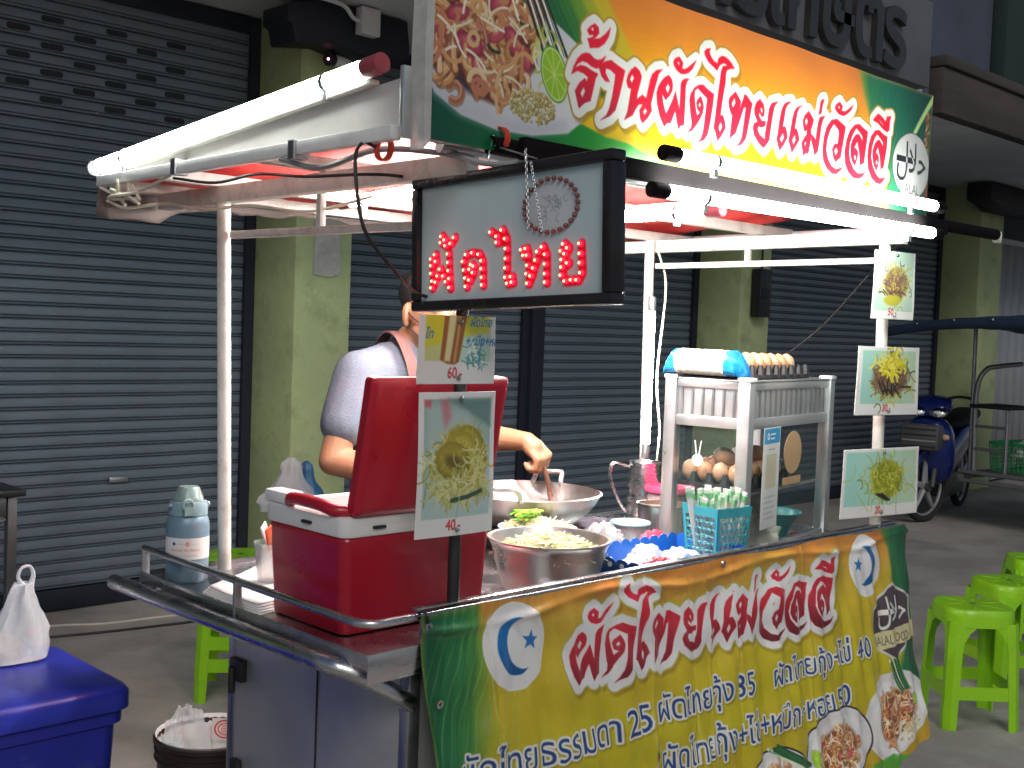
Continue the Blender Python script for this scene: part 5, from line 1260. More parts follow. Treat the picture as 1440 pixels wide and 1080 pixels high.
egg_tray('egg_tray', 'black egg tray on top of the glass cabinet', cabp(.285, .150, CH + .0045), CABR, 7, 4, lambda i, j: i < 6, 'on the cabinet top', 'eggs on top of the cabinet', .054)
egg_tray('egg_tray', 'black egg tray on the shelf inside the glass cabinet', cabp(.190, .133, .1915), CABR, 6, 4, lambda i, j: True, 'inside the cabinet', 'eggs inside the cabinet', .0485)
q = random.Random(3)
for k in range(5):
    o = link('egg', em[k % 2], None, None, cabp(.11 + k * .05, .115 + .03 * (k % 2), .1915 + .082), (q.uniform(-1, 1), 1.4, q.uniform(0, 3))); tag(o, '%s loose egg from the left, lying over the tray inside the cabinet' % ORD[k], 'egg', 'loose eggs on the inside tray')
# noodle pack on top
pkg = thing('noodle_pack', 'white plastic noodle pack with blue crimped ends on the cabinet', 'pack', cabp(.030, .150, CH + .0125), CABR + math.radians(88))
cv = None
n = 36; rings = []
for i in range(n + 1):
    u = i / n; e = min(1, min(u, 1 - u) / .13); e = e ** .5 if e < 1 else 1
    hx = .050 * (.85 + .15 * e); hy = .006 + .030 * e; x = -.115 + .23 * u; q = random.Random(i)
    rings.append([(x + .006 * math.sin(a * 3 + i) * (1 - e), hx * math.copysign(abs(math.cos(a)) ** .6, math.cos(a)) + .002 * math.sin(i * 1.7 + a * 4), hy + hy * math.copysign(abs(math.sin(a)) ** .6, math.sin(a)) + .0015 * math.sin(i * 2.3 + a * 5)) for a in [2 * math.pi * k / 20 for k in range(20)]])
for nm, i0, i1, mt in (('crimped_end', 0, 6, M('bright_blue_film', (.02, .30, .72), .25, var=.5, scale=25, bump=.4, bscale=40)), ('clear_window', 6, 30, M('white_print_film', (.80, .80, .74), .2, var=.1, scale=14, dirt=(.62, .40, .16), dscale=18, damt=.8, bump=.3, bscale=30)), ('crimped_end', 30, 36, MATS.get('bright_blue_film'))):
    B().loft(rings[i0:i1 + 1]).build(nm, mt or MATS['bright_blue_film'], pkg)
# inside the cabinet floor
crumple('noodle_sack', 'clear sack of pale rice noodles inside the glass cabinet', 'plastic bag', cabp(.20, .105, .009), .14, .078, .165, M('sack_film', (.74, .75, .62), .2, alpha=.85, var=.15, scale=12, bump=.5, bscale=22), 31, 2.5)
bw = thing('turquoise_bowl', 'turquoise plastic bowl inside the right of the glass cabinet', 'bowl', cabp(.46, .125, .009))
B().lathe([(0, 0), (.05, 0), (.085, .07), (.095, .076), (.083, .073), (.048, .006), (0, .005)], n=34).build('bowl_wall', M('turquoise_bowl_plastic', (.06, .40, .42), .35), bw)
B().box((.0, -.09, .012), (.04, .014, .016)).build('red_peg', m_redp, bw, bevel=.003)

# ------------------------------------------------------------------ stools
m_lime = M('lime_green_plastic', (.27, .60, .012), .36, var=.06, scale=6, coat=.1, dirt=(.20, .42, .02), dscale=7, damt=.4)
def stool_parts(t):
    H = .455; rt, rb = .128, .162
    # seat: rounded octagon with slightly domed top and a skirt
    def octo(r, z, ch=.34, n=3):
        pts = []
        for k in range(4):
            a0 = math.pi / 4 + k * math.pi / 2
            for s_ in range(-n, n + 1):
                a = a0 + s_ * (math.pi / 4) / n * .98; rr = r * (1.0 / max(abs(math.cos(a)), abs(math.sin(a)))); rr = min(rr, r * 1.19); pts.append((rr * math.cos(a), rr * math.sin(a), z))
        return pts
    b = B(); b.loft([octo(rt * 1.03, H - .068), octo(rt * 1.015, H - .03), octo(rt * 1.0, H - .012), octo(rt * .95, H - .003), octo(rt * .80, H - .001), octo(rt * .3, H - .003)]); b.build('seat', m_lime, t)
    for k in range(6):
        a = k * math.pi / 3 + .2; c, s_ = math.cos(a), math.sin(a); B().box((c * .07, s_ * .07, H - .0005), (.075, .012, .003), rz=a).build('seat_rib', m_lime, t, bevel=.0012)
    B().cyl((0, 0, H - .004), (0, 0, H - .0008), .012, n=14).build('seat_hole', M('stool_hole', (.08, .2, .01), .6), t)
    # legs: folded corner posts
    for k in range(4):
        R_ = Matrix.Rotation(k * math.pi / 2, 3, 'Z')
        def sec(r, w, th, z):
            # corner at (+,+): two flanges and a chamfer
            c = r; ch = .020; pts = [(c, c - w), (c, c - ch), (c - ch, c), (c - w, c), (c - w, c - th), (c - ch - th * .4, c - th), (c - th, c - ch - th * .4), (c - th, c - w)]
            return [tuple(R_ @ Vector((x, y, z))) for x, y in pts]
        b = B(); b.loft([sec(rb * .90, .046, .006, 0), sec(rb * .90, .046, .005, .004), sec(rt * 1.02 + (rb * .9 - rt * 1.02) * .35, .050, .004, .295), sec(rt * 1.025, .056, .004, H - .075), sec(rt * 1.01, .060, .004, H - .05)]); b.build('leg', m_lime, t, angle=25)
        f = lambda z: rt * 1.02 + (rb * .90 - rt * 1.02) * (1 - z / (H - .06))
        r1, r2 = f(.115), f(.165)
        q0 = [(-r1 + .045, r1 - .002, .115), (r1 - .045, r1 - .002, .115), (r2 - .045, r2 - .002, .165), (-r2 + .045, r2 - .002, .165)]; q1 = [(x, y - .004, z) for x, y, z in q0]
        B().loft([[tuple(R_ @ Vector(p)) for p in q0], [tuple(R_ @ Vector(p)) for p in q1]]).build('stretcher', m_lime, t)
        r1, r2 = f(H - .105), f(H - .06)
        for s_ in (-1, 1):
            q0 = [(s_ * (r1 - .052), r1 - .001, H - .13), (s_ * (r1 - .072), r1 - .001, H - .09), (s_ * (r1 - .10), r2 - .001, H - .066), (s_ * (r1 - .045), r2 - .001, H - .066)]; q1 = [(x, y - .004, z) for x, y, z in q0]
            B().loft([[tuple(R_ @ Vector(p)) for p in q0], [tuple(R_ @ Vector(p)) for p in q1]]).build('leg_gusset', m_lime, t)
GR = 'lime green plastic stools'
s0 = thing('plastic_stool', 'lime green stool nearest the right end of the front banner', 'stool', (2.985, .215, 0), math.radians(-43), GR)
stool_parts(s0)
for lb, loc, rz in (('lime green stool just behind the nearest one at right', (3.56, .315, 0), -30), ('lime green stool cut off by the right photo edge', (4.22, .455, 0), -52),
                    ('lower lime green stool of the stack behind the cart, left', (.965, 2.19, 0), -38), ('upper lime green stool of the stack behind the cart, left', (.965, 2.19, .085), -38)):
    c = copy_tree(s0); c.location = loc; c.rotation_euler = (0, 0, math.radians(rz)); c['label'] = lb

# ------------------------------------------------------------------ blue chest, bag, bucket, table
m_chest = M('royal_blue_chest', (.02, .03, .33), .36, var=.12, scale=4, dirt=(.14, .19, .46), dscale=2.6, damt=.75, coat=.1)
ch = thing('ice_chest', 'big royal blue plastic ice chest at the lower left', 'ice chest', (-.612, 1.0, -.0)); ch.scale = (1, 1, .993)
b = B(); b.loft([rring(-.39, .39, -.19, .19, .01, .04), rring(-.405, .405, -.195, .195, .30, .04), rring(-.415, .415, -.205, .205, .505, .04), rring(-.428, .428, -.213, .213, .512, .04), rring(-.428, .428, -.213, .213, .538, .04)]); b.build('body', m_chest, ch)
b = B(); b.loft([rring(-.432, .432, -.217, .217, .5385, .04), rring(-.440, .440, -.225, .225, .545, .042), rring(-.440, .440, -.225, .225, .582, .042), rring(-.432, .432, -.217, .217, .594, .04), rring(-.418, .418, -.203, .203, .599, .036), rring(-.2, .2, -.1, .1, .600, .03)]); b.build('lid', m_chest, ch)
bg = thing('carrier_bag', 'knotted translucent white carrier bag standing on the blue chest', 'plastic bag', (-.318, 1.12, .601)); bg.scale = (.80, .80, .80)
n = 30; rings = []
for i in range(15):
    f = i / 14; z = .225 * f; wx = .095 * (1 - f * .85) * (1 + .1 * math.sin(f * 5)) + .012; wy = .062 * (1 - f * .82) + .010; ox = .035 * f * f + .01 * math.sin(f * 4); rg = []
    for k in range(n):
        a = 2 * math.pi * k / n; cr = 1 + .16 * math.sin(a * 5 + f * 4) * (.25 + f) + .09 * math.sin(a * 11 - f * 6 + math.sin(f * 9)) * (.3 + f) + .03 * math.sin(a * 19 + f * 15)
        rg.append((ox + wx * cr * math.cos(a), wy * cr * math.sin(a), z * (1 + .0 * k) + .004 * math.sin(a * 5 + f * 9) * (f > 0)))
    rings.append(rg)
B().loft(rings).build('sack', M('white_bag_film', (.78, .80, .82), .2, alpha=.62, var=.1, scale=10, bump=.6, bscale=18), bg, angle=70)
B().tube(smooth_path([(.03, 0, .215), (.012, 0, .245), (.022, 0, .272), (.046, 0, .276), (.058, 0, .25), (.05, 0, .215)], 5), [.010, .009, .008, .007, .0065, .006, .0055, .005, .005, .005, .005, .0055, .005, .005, .005, .005, .005, .0055, .006, .0065, .007, .0075, .008, .009, .010, .011], n=8).build('handle_loop', MATS['white_bag_film'], bg)
crumple('food_parcel', 'tan food parcel inside the white carrier bag', 'parcel', (-.345, 1.12, .604), .042, .028, .06, M('tan_parcel', (.5, .36, .18), .6), 51, 2.0)
bu = thing('waste_bucket', 'dark bucket lined with a white rice sack behind the cart end panel', 'bucket', (.225, 1.12, 0)); bu.scale = (1.18, 1.18, 1.02)
b = B(); b.lathe([(0, .004), (.10, .004), (.105, .01), (.122, .275), (.128, .280), (.128, .292), (.122, .294), (.118, .285), (.102, .02), (0, .014)], n=36); b.build('pail', M('dark_brown_plastic', (.035, .025, .022), .5), bu)
for z in (.24, .262): B().lathe([(.1205, z - .004), (.126, z), (.1205, z + .004), (.1205, z - .004)], n=36).build('rib', MATS['dark_brown_plastic'], bu)
b = B(); b.lathe([(.0, .10), (.09, .105), (.105, .15), (.115, .25), (.1205, .296), (.1235, .299), (.1205, .2955), (.113, .25), (.10, .14), (0, .108)], n=40); b.build('sack_liner', M('white_woven_sack', (.74, .74, .72), .6, var=.08, bump=.4, bscale=60), bu)
cv = Canvas(60, 60, 60, '#d8d6d2'); cv.oval(30, 30, 25, 25, '#c63a3a'); cv.oval(30, 30, 21, 21, '#e0d8d2'); cv.oval(30, 30, 17, 17, '#c85050'); cv.oval(30, 30, 14, 14, '#e6dcd6')
for k in range(6): cv.line([(22, 20 + k * 4), (38, 20 + k * 4)], 1.6, '#c64a4a')
cv.sheet('red_emblem', print_mat('sack_print', .6), bu, lambda gx, gy: ((.1125 - gy / 10000) * np.cos(.72 + (gx - 30) / 108.0), (.1125 - gy / 10000) * np.sin(.72 + (gx - 30) / 108.0), .288 - gy / 1000))
crumple('clear_waste_bag', 'clear crumpled plastic bag sticking out of the waste bucket', 'plastic bag', (.20, 1.21, .16), .07, .04, .19, m_clear2, 41, 3.0)
tb = thing('side_table', 'dark steel side table at the left photo edge', 'table', (-.07, 2.95, 0))
B().box((0, 0, .762), (.78, .62, .025)).build('tabletop', m_black, tb, bevel=.003)
m_tblsteel = M('table_steel', (.14, .145, .15), .45, metal=.7)
for (x, y) in ((-.35, -.27), (.35, -.27), (-.35, .27), (.35, .27)): B().box((x, y, .3745), (.035, .035, .745)).build('leg', m_tblsteel, tb, bevel=.002)
for y in (-.27, .27): B().box((0, y, .71), (.66, .02, .07)).build('apron_rail', m_tblsteel, tb, bevel=.002)
for x in (-.35, .35): B().box((x, 0, .71), (.02, .50, .07)).build('apron_rail', m_tblsteel, tb, bevel=.002)
B().tube([(-.33, -.27, .50), (.33, -.27, .66)], .008, n=6).build('brace', m_tblsteel, tb); B().tube([(.35, -.25, .12), (.35, .25, .05)], .008, n=6).build('brace', m_tblsteel, tb)
hb_ = thing('hanging_bag', 'white plastic bag with a blue one behind the vendor elbow', 'plastic bag', (.80, 1.62, .80))
rings = []
for i in range(12):
    f = i / 11; z = .18 * f; w = .105 * (1 - f) ** .55 * (.75 + .25 * math.sin(f * 7)) + .010; rings.append([(w * (1 + .18 * math.sin(a * 5 + f * 5) + .08 * math.sin(a * 11 - f * 9)) * math.cos(a), w * .7 * (1 + .12 * math.sin(a * 7 - f * 3)) * math.sin(a), z) for a in [2 * math.pi * k / 24 for k in range(24)]])
B().loft(rings).build('sack', MATS['white_bag_film'], hb_, angle=70)
B().loft([[(x * .7 + .075, y * .7 + .02, z * .9) for x, y, z in r] for r in rings]).build('blue_sack', M('blue_bag_film', (.03, .14, .30), .35), hb_, angle=70)
B().box2((-.03, -.03, -.80), (.10, .03, .0)).build('stand', m_tblsteel, hb_, bevel=.004)

# ------------------------------------------------------------------ motorcycle with side platform
m_mblue = M('metallic_blue_paint', (.012, .025, .17), .22, metal=.35, coat=.6, var=.06)
m_tyre = M('tyre_rubber', (.02, .02, .021), .8); m_mgrey = M('grey_plastic', (.06, .06, .065), .5); m_chrome = M('chrome', (.75, .75, .76), .12, metal=1)
mc = thing('motorcycle', 'blue underbone motorcycle parked by the far pillar', 'motorcycle', (7.55, 2.66, 0), math.radians(180 + 12))
def wheel(name, c, yaw, r=.285):
    R_ = Matrix.Rotation(yaw, 3, 'Z'); w = B(); prof = [(r - .05, -.022), (r - .02, -.034), (r - .004, -.022), (r, 0), (r - .004, .022), (r - .02, .034), (r - .05, .022), (r - .05, -.022)]
    n = 36; rg = []
    for k in range(n):
        a = 2 * math.pi * k / n; rg.append([tuple(Vector(c) + R_ @ Vector((q_[0] * math.cos(a), q_[1], q_[0] * math.sin(a)))) for q_ in prof])
    w.loft(rg + [rg[0]], caps=False); t_ = w.build(name, m_tyre, mc)
    rm = B()
    ring = [Vector(c) + R_ @ Vector(((r - .052) * math.cos(2 * math.pi * k / 30), 0, (r - .052) * math.sin(2 * math.pi * k / 30))) for k in range(30)]
    rm.tube(ring, .014, n=8, closed=True); rm.build('rim', M('worn_silver_rim', (.4, .4, .42), .4, metal=.5), t_)
    sp_ = B()
    for k in range(5):
        a = 2 * math.pi * k / 5 + .3; sp_.tube([Vector(c), Vector(c) + R_ @ Vector(((r - .055) * math.cos(a), 0, (r - .055) * math.sin(a)))], [.03, .016], n=6)
    sp_.build('spokes', MATS['worn_silver_rim'], t_)
    B().cyl(Vector(c) + R_ @ Vector((0, -.05, 0)), Vector(c) + R_ @ Vector((0, .05, 0)), .035, n=14).build('hub', m_mgrey, t_)
wheel('front_wheel', (0, 0, .285), math.radians(-18)); wheel('rear_wheel', (-1.22, 0, .285), 0)
fd = B(); rg = []
for k in range(13):
    a = math.radians(15 + 135 * k / 12); R_ = Matrix.Rotation(math.radians(-18), 3, 'Z'); rr = .315
    rg.append([tuple(Vector((0, 0, .285)) + R_ @ Vector((q_[0] * math.cos(a), q_[1], q_[0] * math.sin(a)))) for q_ in ((rr - .05, -.055), (rr, -.045), (rr + .018, 0), (rr, .045), (rr - .05, .055), (rr - .012, 0))])
fd.loft(rg); fd.build('front_mudguard', m_mblue, mc)
for s_ in (-1, 1): B().tube([(0.02, s_ * .065, .29), (-.10, s_ * .065, .62)], .02, n=10).build('fork', m_mgrey, mc)
def shell(name, secs, mat, parent=mc):
    rg = []
    for (x, z, hw_, hh_) in secs:
        rg.append([(x + .0, hw_ * math.copysign(abs(math.cos(a)) ** .7, math.cos(a)), z + hh_ * math.copysign(abs(math.sin(a)) ** .7, math.sin(a))) for a in [2 * math.pi * k / 18 for k in range(18)]])
    return B().loft(rg).build(name, mat, parent, angle=50)
shell('front_cowl', [(.03, .88, .02, .02), (.015, .90, .12, .05), (-.05, .935, .165, .075), (-.14, .955, .16, .07), (-.22, .95, .10, .04)], m_mblue)
shell('leg_shield', [(.055, .70, .05, .08), (.04, .68, .12, .14), (-.02, .64, .18, .22), (-.10, .58, .20, .27), (-.16, .54, .19, .25), (-.22, .50, .12, .18)], m_mblue)
shell('front_nose', [(.09, .66, .02, .03), (.07, .66, .08, .08), (.0, .66, .12, .13)], m_mgrey)
shell('body_tunnel', [(-.18, .48, .10, .12), (-.5, .46, .11, .14), (-.75, .58, .13, .16), (-1.1, .68, .13, .12), (-1.5, .76, .08, .06)], m_mblue)
shell('saddle', [(-.55, .76, .06, .02), (-.62, .775, .12, .05), (-1.0, .79, .14, .055), (-1.35, .83, .12, .05), (-1.45, .84, .07, .025)], m_tyre)
for s_ in (-1, 1):
    hl = shell('headlight', [(.062, .872, .028, .014), (.045, .885, .062, .034), (.0, .895, .07, .042)], m_chrome); hl.location = (0, s_ * .082, 0)
    gl = B().sphere((.050, s_ * .085, .887), .028, 12, 8, (.5, 1.5, .75)).build('lens', M('headlight_glass', (.85, .88, .9), .06, spec=1.0, metal=.3), hl); gl.location = (0, -s_ * .082, 0)
    B().tube(smooth_path([(-.12, s_ * .05, .98), (-.14, s_ * .2, 1.02), (-.20, s_ * .33, 1.0)]), .012, n=8).build('handlebar', m_tyre, mc)
    B().sphere((.06, s_ * .15, .70), .03, 10, 7, (.5, 1.3, .8)).build('indicator', M('amber_lens', (.55, .35, .2), .2), mc)
bs_ = B(); bs_.box((.17, .0, .70), (.16, .30, .20)); bs_.build('front_basket', m_mgrey, mc, bevel=.02)
for k in range(4): B().box((.2525, 0, .63 + k * .045), (.004, .26, .012)).build('basket_slot', m_chrome if k == 1 else m_dark, mc)
B().box((-.6, 0, .27), (.55, .22, .20)).build('engine', m_mgrey, mc, bevel=.03)
B().tube([(-.4, -.14, .2), (-1.0, -.16, .25), (-1.5, -.17, .33)], [.03, .045, .05], n=12).build('exhaust', m_mgrey, mc)
# side platform frame with canopy
sc = thing('sidecar_platform', 'flat steel side platform with blue canvas roof beside the motorcycle', 'sidecar', (8.4, 1.75, 0), math.radians(-8))
m_pipe = M('grey_pipe', (.24, .24, .25), .4, metal=.6)
B().box((.0, 0, .42), (1.5, 1.15, .02)).build('deck', M('plank_deck', (.12, .10, .09), .7, var=.3), sc, bevel=.003)
for y in (-.58, .58): B().tube([(-.80, y, .39), (.80, y, .39)], .022, n=10).build('deck_tube', m_pipe, sc)
for x in (-.78, .78): B().tube([(x, -.60, .43), (x, .60, .43)], .018, n=10).build('deck_tube', m_pipe, sc); B().tube([(x, -.60, .36), (x, .60, .36)], .016, n=10).build('deck_tube', m_pipe, sc)
for (x, y) in ((-.70, .56), (.75, .56), (.75, -.56), (-.70, -.56)): B().tube([(x, y, .42), (x - .02, y, 1.62)], .016, n=8).build('roof_post', m_pipe, sc)
B().tube(smooth_path([(-.74, .50, .43), (-.76, .50, 1.05), (-.72, .46, 1.24), (-.62, .40, 1.28), (-.3, .4, 1.30)]), .02, n=10).build('grab_rail', m_pipe, sc)
for z in (.62, .80): B().tube([(-.76, .5, z), (-.76, .22, z)], .012, n=8).build('ladder_rung', m_pipe, sc)
B().tube([(-.76, .22, .43), (-.76, .22, .95)], .014, n=8).build('ladder_post', m_pipe, sc); B().box((-.62, .36, .96), (.36, .34, .03)).build('seat_board', m_dark, sc, bevel=.005)
m_canv = M('blue_canvas_roof', (.02, .035, .075), .6, var=.12, scale=3, bump=.2, bscale=12)
n = 16; vs_ = []
for j in range(n + 1):
    for i in range(n + 1):
        x, y = -1.3 + 2.5 * i / n, -.95 + 2.0 * j / n; z = 1.70 - .06 * (2 * i / n - 1) ** 2 - .10 * abs(2 * j / n - 1) ** 2.2 + .006 * math.sin(i * 1.9 + j * 1.1); vs_.append((x, y, z))
cn = B().add(vs_, [(j * (n + 1) + i, j * (n + 1) + i + 1, (j + 1) * (n + 1) + i + 1, (j + 1) * (n + 1) + i) for j in range(n) for i in range(n)]).build('canvas_roof', m_canv, sc); md = cn.modifiers.new('thickness', 'SOLIDIFY'); md.thickness = .012
for j in range(7): B().sphere((-1.306, -.9 + j * .32, 1.64 - .10 * abs((j - 3) / 3) ** 2.2 - .006), .011, 8, 6).build('stud', m_chrome, cn)
vs_ = [(-1.305, -.95 + 2.0 * j / n, 1.64 - .10 * abs(2 * j / n - 1) ** 2.2 - d) for d in (.0, .075) for j in range(n + 1)]
vl = B().add(vs_, [(j, j + 1, n + 2 + j, n + 1 + j) for j in range(n)]).build('valance', m_canv, sc); md = vl.modifiers.new('thickness', 'SOLIDIFY'); md.thickness = .006
wheel_o = B(); prof = [(.20, -.03), (.25, -.035), (.27, 0), (.25, .035), (.20, .03), (.20, -.03)]
rg = []
for k in range(28):
    a = 2 * math.pi * k / 28; rg.append([(q_[0] * math.cos(a) + .1, q_[1] - .66, .27 + q_[0] * math.sin(a)) for q_ in prof])
wheel_o.loft(rg + [rg[0]], caps=False); wheel_o.build('platform_wheel', m_tyre, sc)
# green basket on the platform
gb = thing('green_basket', 'green plastic lattice basket on the side platform', 'basket', (8.20, 2.10, .432), math.radians(-10))
m_gb = M('green_basket_plastic', (.03, .30, .10), .4)
for sd in range(4):
    R_ = Matrix.Rotation(sd * math.pi / 2, 3, 'Z'); hw_, of = (.24, .18) if sd % 2 == 0 else (.18, .24); b = B()
    for z, th in ((.006, .012), (.225, .03)): b.box(tuple(R_ @ Vector((0, -of * (1 + z * .35), z))), (hw_ * 2 * (1 + z * .35) + .004, .008, th), R=R_)
    for k in range(6): b.box(tuple(R_ @ Vector((0, -of * (1 + (.03 + k * .033) * .35), .03 + k * .033))), (hw_ * 2, .005, .007), R=R_)
    nn = 13 if sd % 2 == 0 else 10
    for k in range(nn): u = -hw_ + 2 * hw_ * k / (nn - 1); b.tube([tuple(R_ @ Vector((u, -of, 0))), tuple(R_ @ Vector((u * 1.08, -of * 1.08, .225)))], .0045, n=4)
    b.build('lattice_side', m_gb, gb)
B().box((0, 0, .004), (.46, .34, .006)).build('basket_floor', m_gb, gb)
crumple('white_sack_bundle', 'pale bundle showing over the green basket rim', 'bundle', (8.20, 2.10, .55), .16, .12, .14, m_white, 61, 2.0)

# ------------------------------------------------------------------ the vendor
def capsule_cloud(parts):
    """parts: list of (points, radii) limbs or ('e', centre, radii, rotation) ellipsoids -> one bmesh of overlapping closed solids"""
    b = B()
    for p in parts:
        if p[0] == 'e':
            _, c, r, rt = p; R_ = Euler(rt).to_matrix(); base = len(b.v); b.sphere((0, 0, 0), 1, 20, 14)
            for i in range(base, len(b.v)): b.v[i] = tuple(Vector(c) + R_ @ Vector([b.v[i][k] * r[k] for k in range(3)]))
        else:
            pts, rad = p; pts = [Vector(q_) for q_ in pts]; P, Rr = [], []
            for i in range(len(pts) - 1):
                for k in range(6): f = k / 6; P.append(pts[i].lerp(pts[i + 1], f)); Rr.append(rad[i] * (1 - f) + rad[i + 1] * f)
            P.append(pts[-1]); Rr.append(rad[-1]); b.tube(P, Rr, n=14); b.sphere(pts[0], rad[0], 14, 10); b.sphere(pts[-1], rad[-1], 14, 10)
    return b
def fused(name, parts, mat, parent, voxel=.006, smooth=6):
    me = capsule_cloud(parts).mesh(name, smooth=False)
    o = bpy.data.objects.new(name, me); COL.objects.link(o)
    rm = o.modifiers.new('fuse', 'REMESH'); rm.mode = 'VOXEL'; rm.voxel_size = voxel; rm.use_smooth_shade = True
    sm = o.modifiers.new('relax', 'SMOOTH'); sm.factor = .5; sm.iterations = smooth
    bpy.context.view_layer.update()
    ev = o.evaluated_get(bpy.context.evaluated_depsgraph_get()); m2 = bpy.data.meshes.new_from_object(ev)
    bpy.data.objects.remove(o); m2.materials.clear(); m2.materials.append(mat); m2.name = name
    m2.polygons.foreach_set('use_smooth', [True] * len(m2.polygons))
    return link(name, m2, None, parent)
m_skin = M('warm_brown_skin', (.42, .215, .125), .5, var=.08, scale=9, subs=.15, bump=.05, bscale=180)
m_shirt = M('grey_knit_shirt', (.15, .20, .26), .9, var=.10, scale=26, stretch=(1, 1, 5), bump=.35, bscale=120)
m_jean = M('dark_trousers', (.03, .035, .05), .85); m_hair = M('black_hair', (.012, .011, .011), .5, bump=.6, bscale=160, stretch=(1, 1, .3))
m_mask = M('black_mask_cloth', (.014, .014, .018), .8); m_strap = M('brown_apron_cloth', (.13, .07, .065), .8, bump=.2, bscale=60)
ve = thing('person', 'vendor in grey t-shirt, brown apron and black mask stirring the wok', 'person', (.86, 1.06, 0))
ox, oy = .86, 1.06
def P(x, y, z): return Vector((x - ox, y - oy, z))
hd_c = P(.860, .992, 1.480)
yaw = math.radians(-100)  # gaze towards the wok
fx, fy = math.cos(yaw), math.sin(yaw); sx_, sy_ = -fy, fx   # left-hand side of the head
def H(f, l, u): return hd_c + Vector((fx * f + sx_ * l, fy * f + sy_ * l, u))
rsh, rel, rwr = P(.655, 1.06, 1.285), P(.545, 1.03, 1.045), P(.69, .86, 1.015)
lsh, lel, lwr = P(1.03, 1.05, 1.285), P(1.06, .99, 1.10), P(1.068, .765, 1.106)
body = [('e', hd_c + Vector((0, 0, .03)), (.092, .076, .098), (0, 0, yaw)), ('e', H(.012, 0, -.05), (.07, .06, .075), (0, .25, yaw)), ('e', H(.085, 0, -.012), (.014, .012, .02), (0, 0, yaw)),
        ([H(-.02, 0, -.06), P(.86, 1.06, 1.36)], [.056, .062]), ([P(.86, 1.06, 1.38), P(.85, 1.07, 1.2), P(.85, 1.07, .95)], [.07, .12, .13]),
        ([P(.86, 1.06, 1.34), rsh], [.06, .058]), ([P(.86, 1.06, 1.34), lsh], [.06, .058]),
        ([rsh, rsh.lerp(rel, .5), rel], [.055, .050, .041]), ([rel, rel.lerp(rwr, .35), rwr], [.041, .043, .028]),
        ([lsh, lsh.lerp(lel, .5), lel], [.055, .046, .040]), ([lel, lel.lerp(lwr, .35), lwr], [.040, .042, .028]),
        ([P(.78, 1.07, .92), P(.77, 1.06, .5), P(.77, 1.08, .09)], [.09, .06, .04]), ([P(.93, 1.07, .92), P(.95, 1.06, .5), P(.95, 1.08, .09)], [.09, .06, .04])]
# ears
for s_ in (-1, 1): body += [('e', H(-.006, s_ * .081, -.006), (.021, .011, .034), (0, .12, yaw + s_ * .45)), ('e', H(-.004, s_ * .079, -.034), (.010, .008, .010), (0, 0, yaw))]
# left hand gripping the spatula
def hand(wr, fwd_, side, up_, grip):
    out = []; fwd_, side, up_ = fwd_.normalized(), side.normalized(), up_.normalized()
    pc = wr + fwd_ * .045; out.append(([wr, wr + fwd_ * .03], [.027, .031])); 
    for k, s_ in enumerate((-.027, -.009, .009, .026)):
        kn = wr + fwd_ * (.078 - .004 * abs(k - 1.4)) + side * s_; out.append(([wr + fwd_ * .02 + side * s_ * .6, kn], [.016, .0125]))
        ln = (.036, .041, .039, .031)[k]
        p1 = kn + (fwd_ * (1 - grip) + up_ * -grip).normalized() * ln; p2 = p1 + (up_ * -.55 - fwd_ * grip).normalized() * ln * .75; p3 = p2 + (-fwd_ * .9 + up_ * .25).normalized() * ln * .55
        out.append(([kn, p1, p2, p3], [.0115, .0100, .0090, .0080]))
    th = wr + fwd_ * .022 - side * .028; out.append(([th, th + fwd_ * .034 - side * .016 - up_ * .012, th + fwd_ * .058 - side * .008 - up_ * .034], [.0145, .0115, .009])); return out
body += hand(lwr, Vector((.12, -.55, -.42)), Vector((-.95, -.1, -.25)), Vector((.1, -.4, .75)), .8)
body += hand(rwr, Vector((.75, -.6, -.1)), Vector((.5, .7, 0)), Vector((0, 0, 1)), .5)
fused('body', body, m_skin, ve, .0048, 5)
shirt = [([P(.86, 1.06, 1.37), P(.86, 1.065, 1.30)], [.075, .10]), ([P(.78, 1.07, 1.27), P(.78, 1.075, 1.1), P(.79, 1.075, .92)], [.122, .120, .120]), ([P(.93, 1.06, 1.27), P(.92, 1.075, 1.1), P(.91, 1.075, .92)], [.122, .118, .12]),
         ([P(.86, 1.06, 1.335), rsh], [.078, .078]), ([P(.86, 1.06, 1.335), lsh], [.078, .078]), ([rsh, rsh.lerp(rel, .56)], [.080, .073]), ([lsh, lsh.lerp(lel, .6)], [.078, .072])]
so_ = fused('shirt', shirt, m_shirt, ve, .007, 8)
fused('trousers', [([P(.85, 1.07, .97), P(.85, 1.07, .88)], [.135, .135]), ([P(.78, 1.07, .90), P(.77, 1.06, .5), P(.77, 1.08, .07)], [.105, .08, .062]), ([P(.93, 1.07, .90), P(.95, 1.06, .5), P(.95, 1.08, .07)], [.105, .08, .062])], m_jean, ve, .012, 6)
for x in (.77, .95): fused('shoe', [([P(x, 1.09, .035), P(x, .95, .03)], [.036, .032])], m_tyre, ve, .008, 3)
hair = [('e', H(-.020, 0, .062), (.094, .087, .084), (0, 0, yaw)), ('e', H(-.062, 0, -.012), (.040, .060, .058), (0, 0, yaw)), ('e', H(.03, 0, .095), (.065, .068, .04), (0, .1, yaw))]
ho = fused('hair', hair, m_hair, ve, .006, 3)
fused('face_mask', [('e', H(.052, 0, -.058), (.048, .062, .052), (0, .15, yaw)), ('e', H(.085, 0, -.035), (.018, .026, .03), (0, 0, yaw))], m_mask, ve, .005, 4)
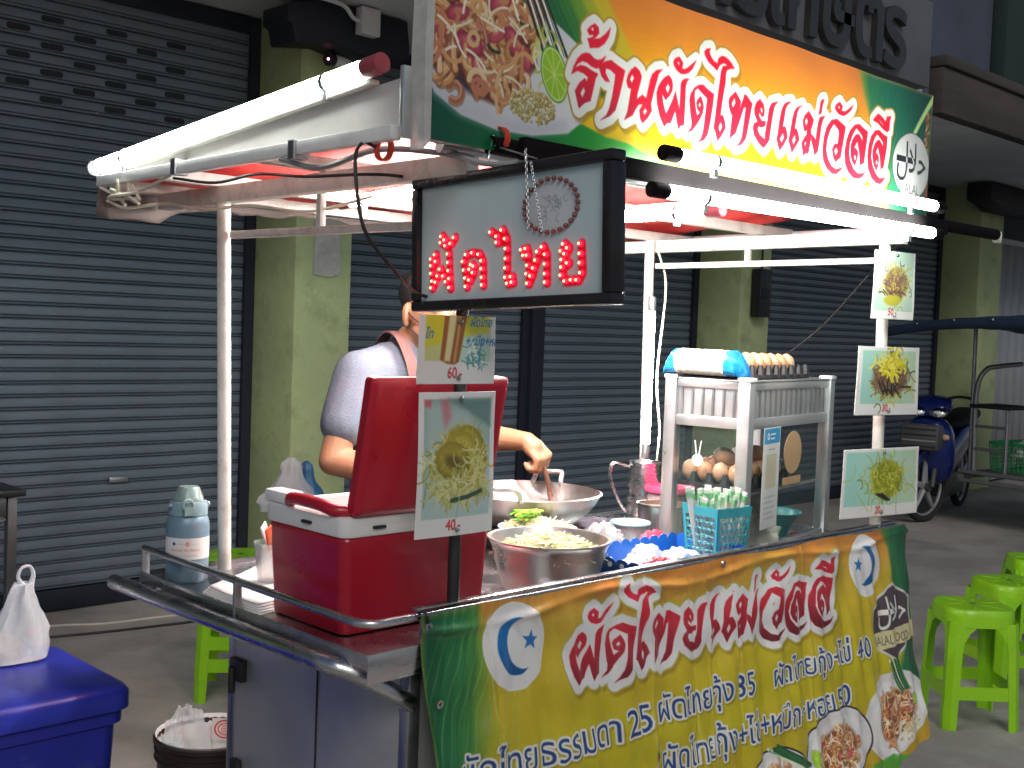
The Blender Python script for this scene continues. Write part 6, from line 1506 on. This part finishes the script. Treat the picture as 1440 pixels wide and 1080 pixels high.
for s_ in (-1, 1):
    B().tube(smooth_path([H(.055, s_ * .058, -.035), H(.02, s_ * .078, -.01), H(-.008, s_ * .082, .022)]), .0022, n=6).build('mask_loop', m_mask, ve)
    B().tube(smooth_path([H(.05, s_ * .06, -.075), H(.015, s_ * .074, -.05), H(-.012, s_ * .078, -.028)]), .0022, n=6).build('mask_loop', m_mask, ve)
    B().sphere(H(.078, s_ * .032, .012), .011, 10, 8).build('eye', m_white, ve)
    B().sphere(H(.087, s_ * .032, .012), .005, 8, 6).build('pupil', m_black, ve)
    B().tube(smooth_path([H(.082, s_ * .018, .036), H(.084, s_ * .034, .040), H(.072, s_ * .052, .034)]), .003, n=6).build('eyebrow', m_hair, ve)
B().tube(smooth_path([H(-.005, -.085, .018), H(-.016, -.0865, .0), H(-.01, -.085, -.016), H(.0, -.083, -.006)]), .0022, n=5).build('ear_fold', MATS['warm_brown_skin'], ve)
# apron: bib in front, straps over the shoulders
ap = B(); n = 14; vs_ = []
for j in range(n + 1):
    for i in range(n + 1):
        u, f = i / n - .5, j / n; w = .26 + .12 * min(1, f * 2.2); z = 1.25 - .75 * f; vs_.append((P(.86, 0, 0).x + u * w, P(0, .925 + .05 * (2 * u) ** 2 - .01 * f + .004 * math.sin(i * 1.7 + j * .4), 0).y, z))
o = ap.add(vs_, [(j * (n + 1) + i, j * (n + 1) + i + 1, (j + 1) * (n + 1) + i + 1, (j + 1) * (n + 1) + i) for j in range(n) for i in range(n)]).build('apron_bib', m_strap, ve); md = o.modifiers.new('thickness', 'SOLIDIFY'); md.thickness = .003
for s_ in (-1, 1):
    pts = smooth_path([P(.86 + s_ * .10, .922, 1.25), P(.86 + s_ * .105, .955, 1.345), P(.86 + s_ * .10, 1.02, 1.412), P(.86 + s_ * .085, 1.10, 1.405), P(.86 + s_ * .05, 1.18, 1.30), P(.86 - s_ * .05, 1.20, 1.05)], 6)
    b = B(); rg = [[(p.x - .020, p.y, p.z - .001), (p.x + .020, p.y, p.z - .001), (p.x + .020, p.y, p.z + .004), (p.x - .020, p.y, p.z + .004)] for p in pts]; b.loft(rg); b.build('apron_strap', m_strap, ve)
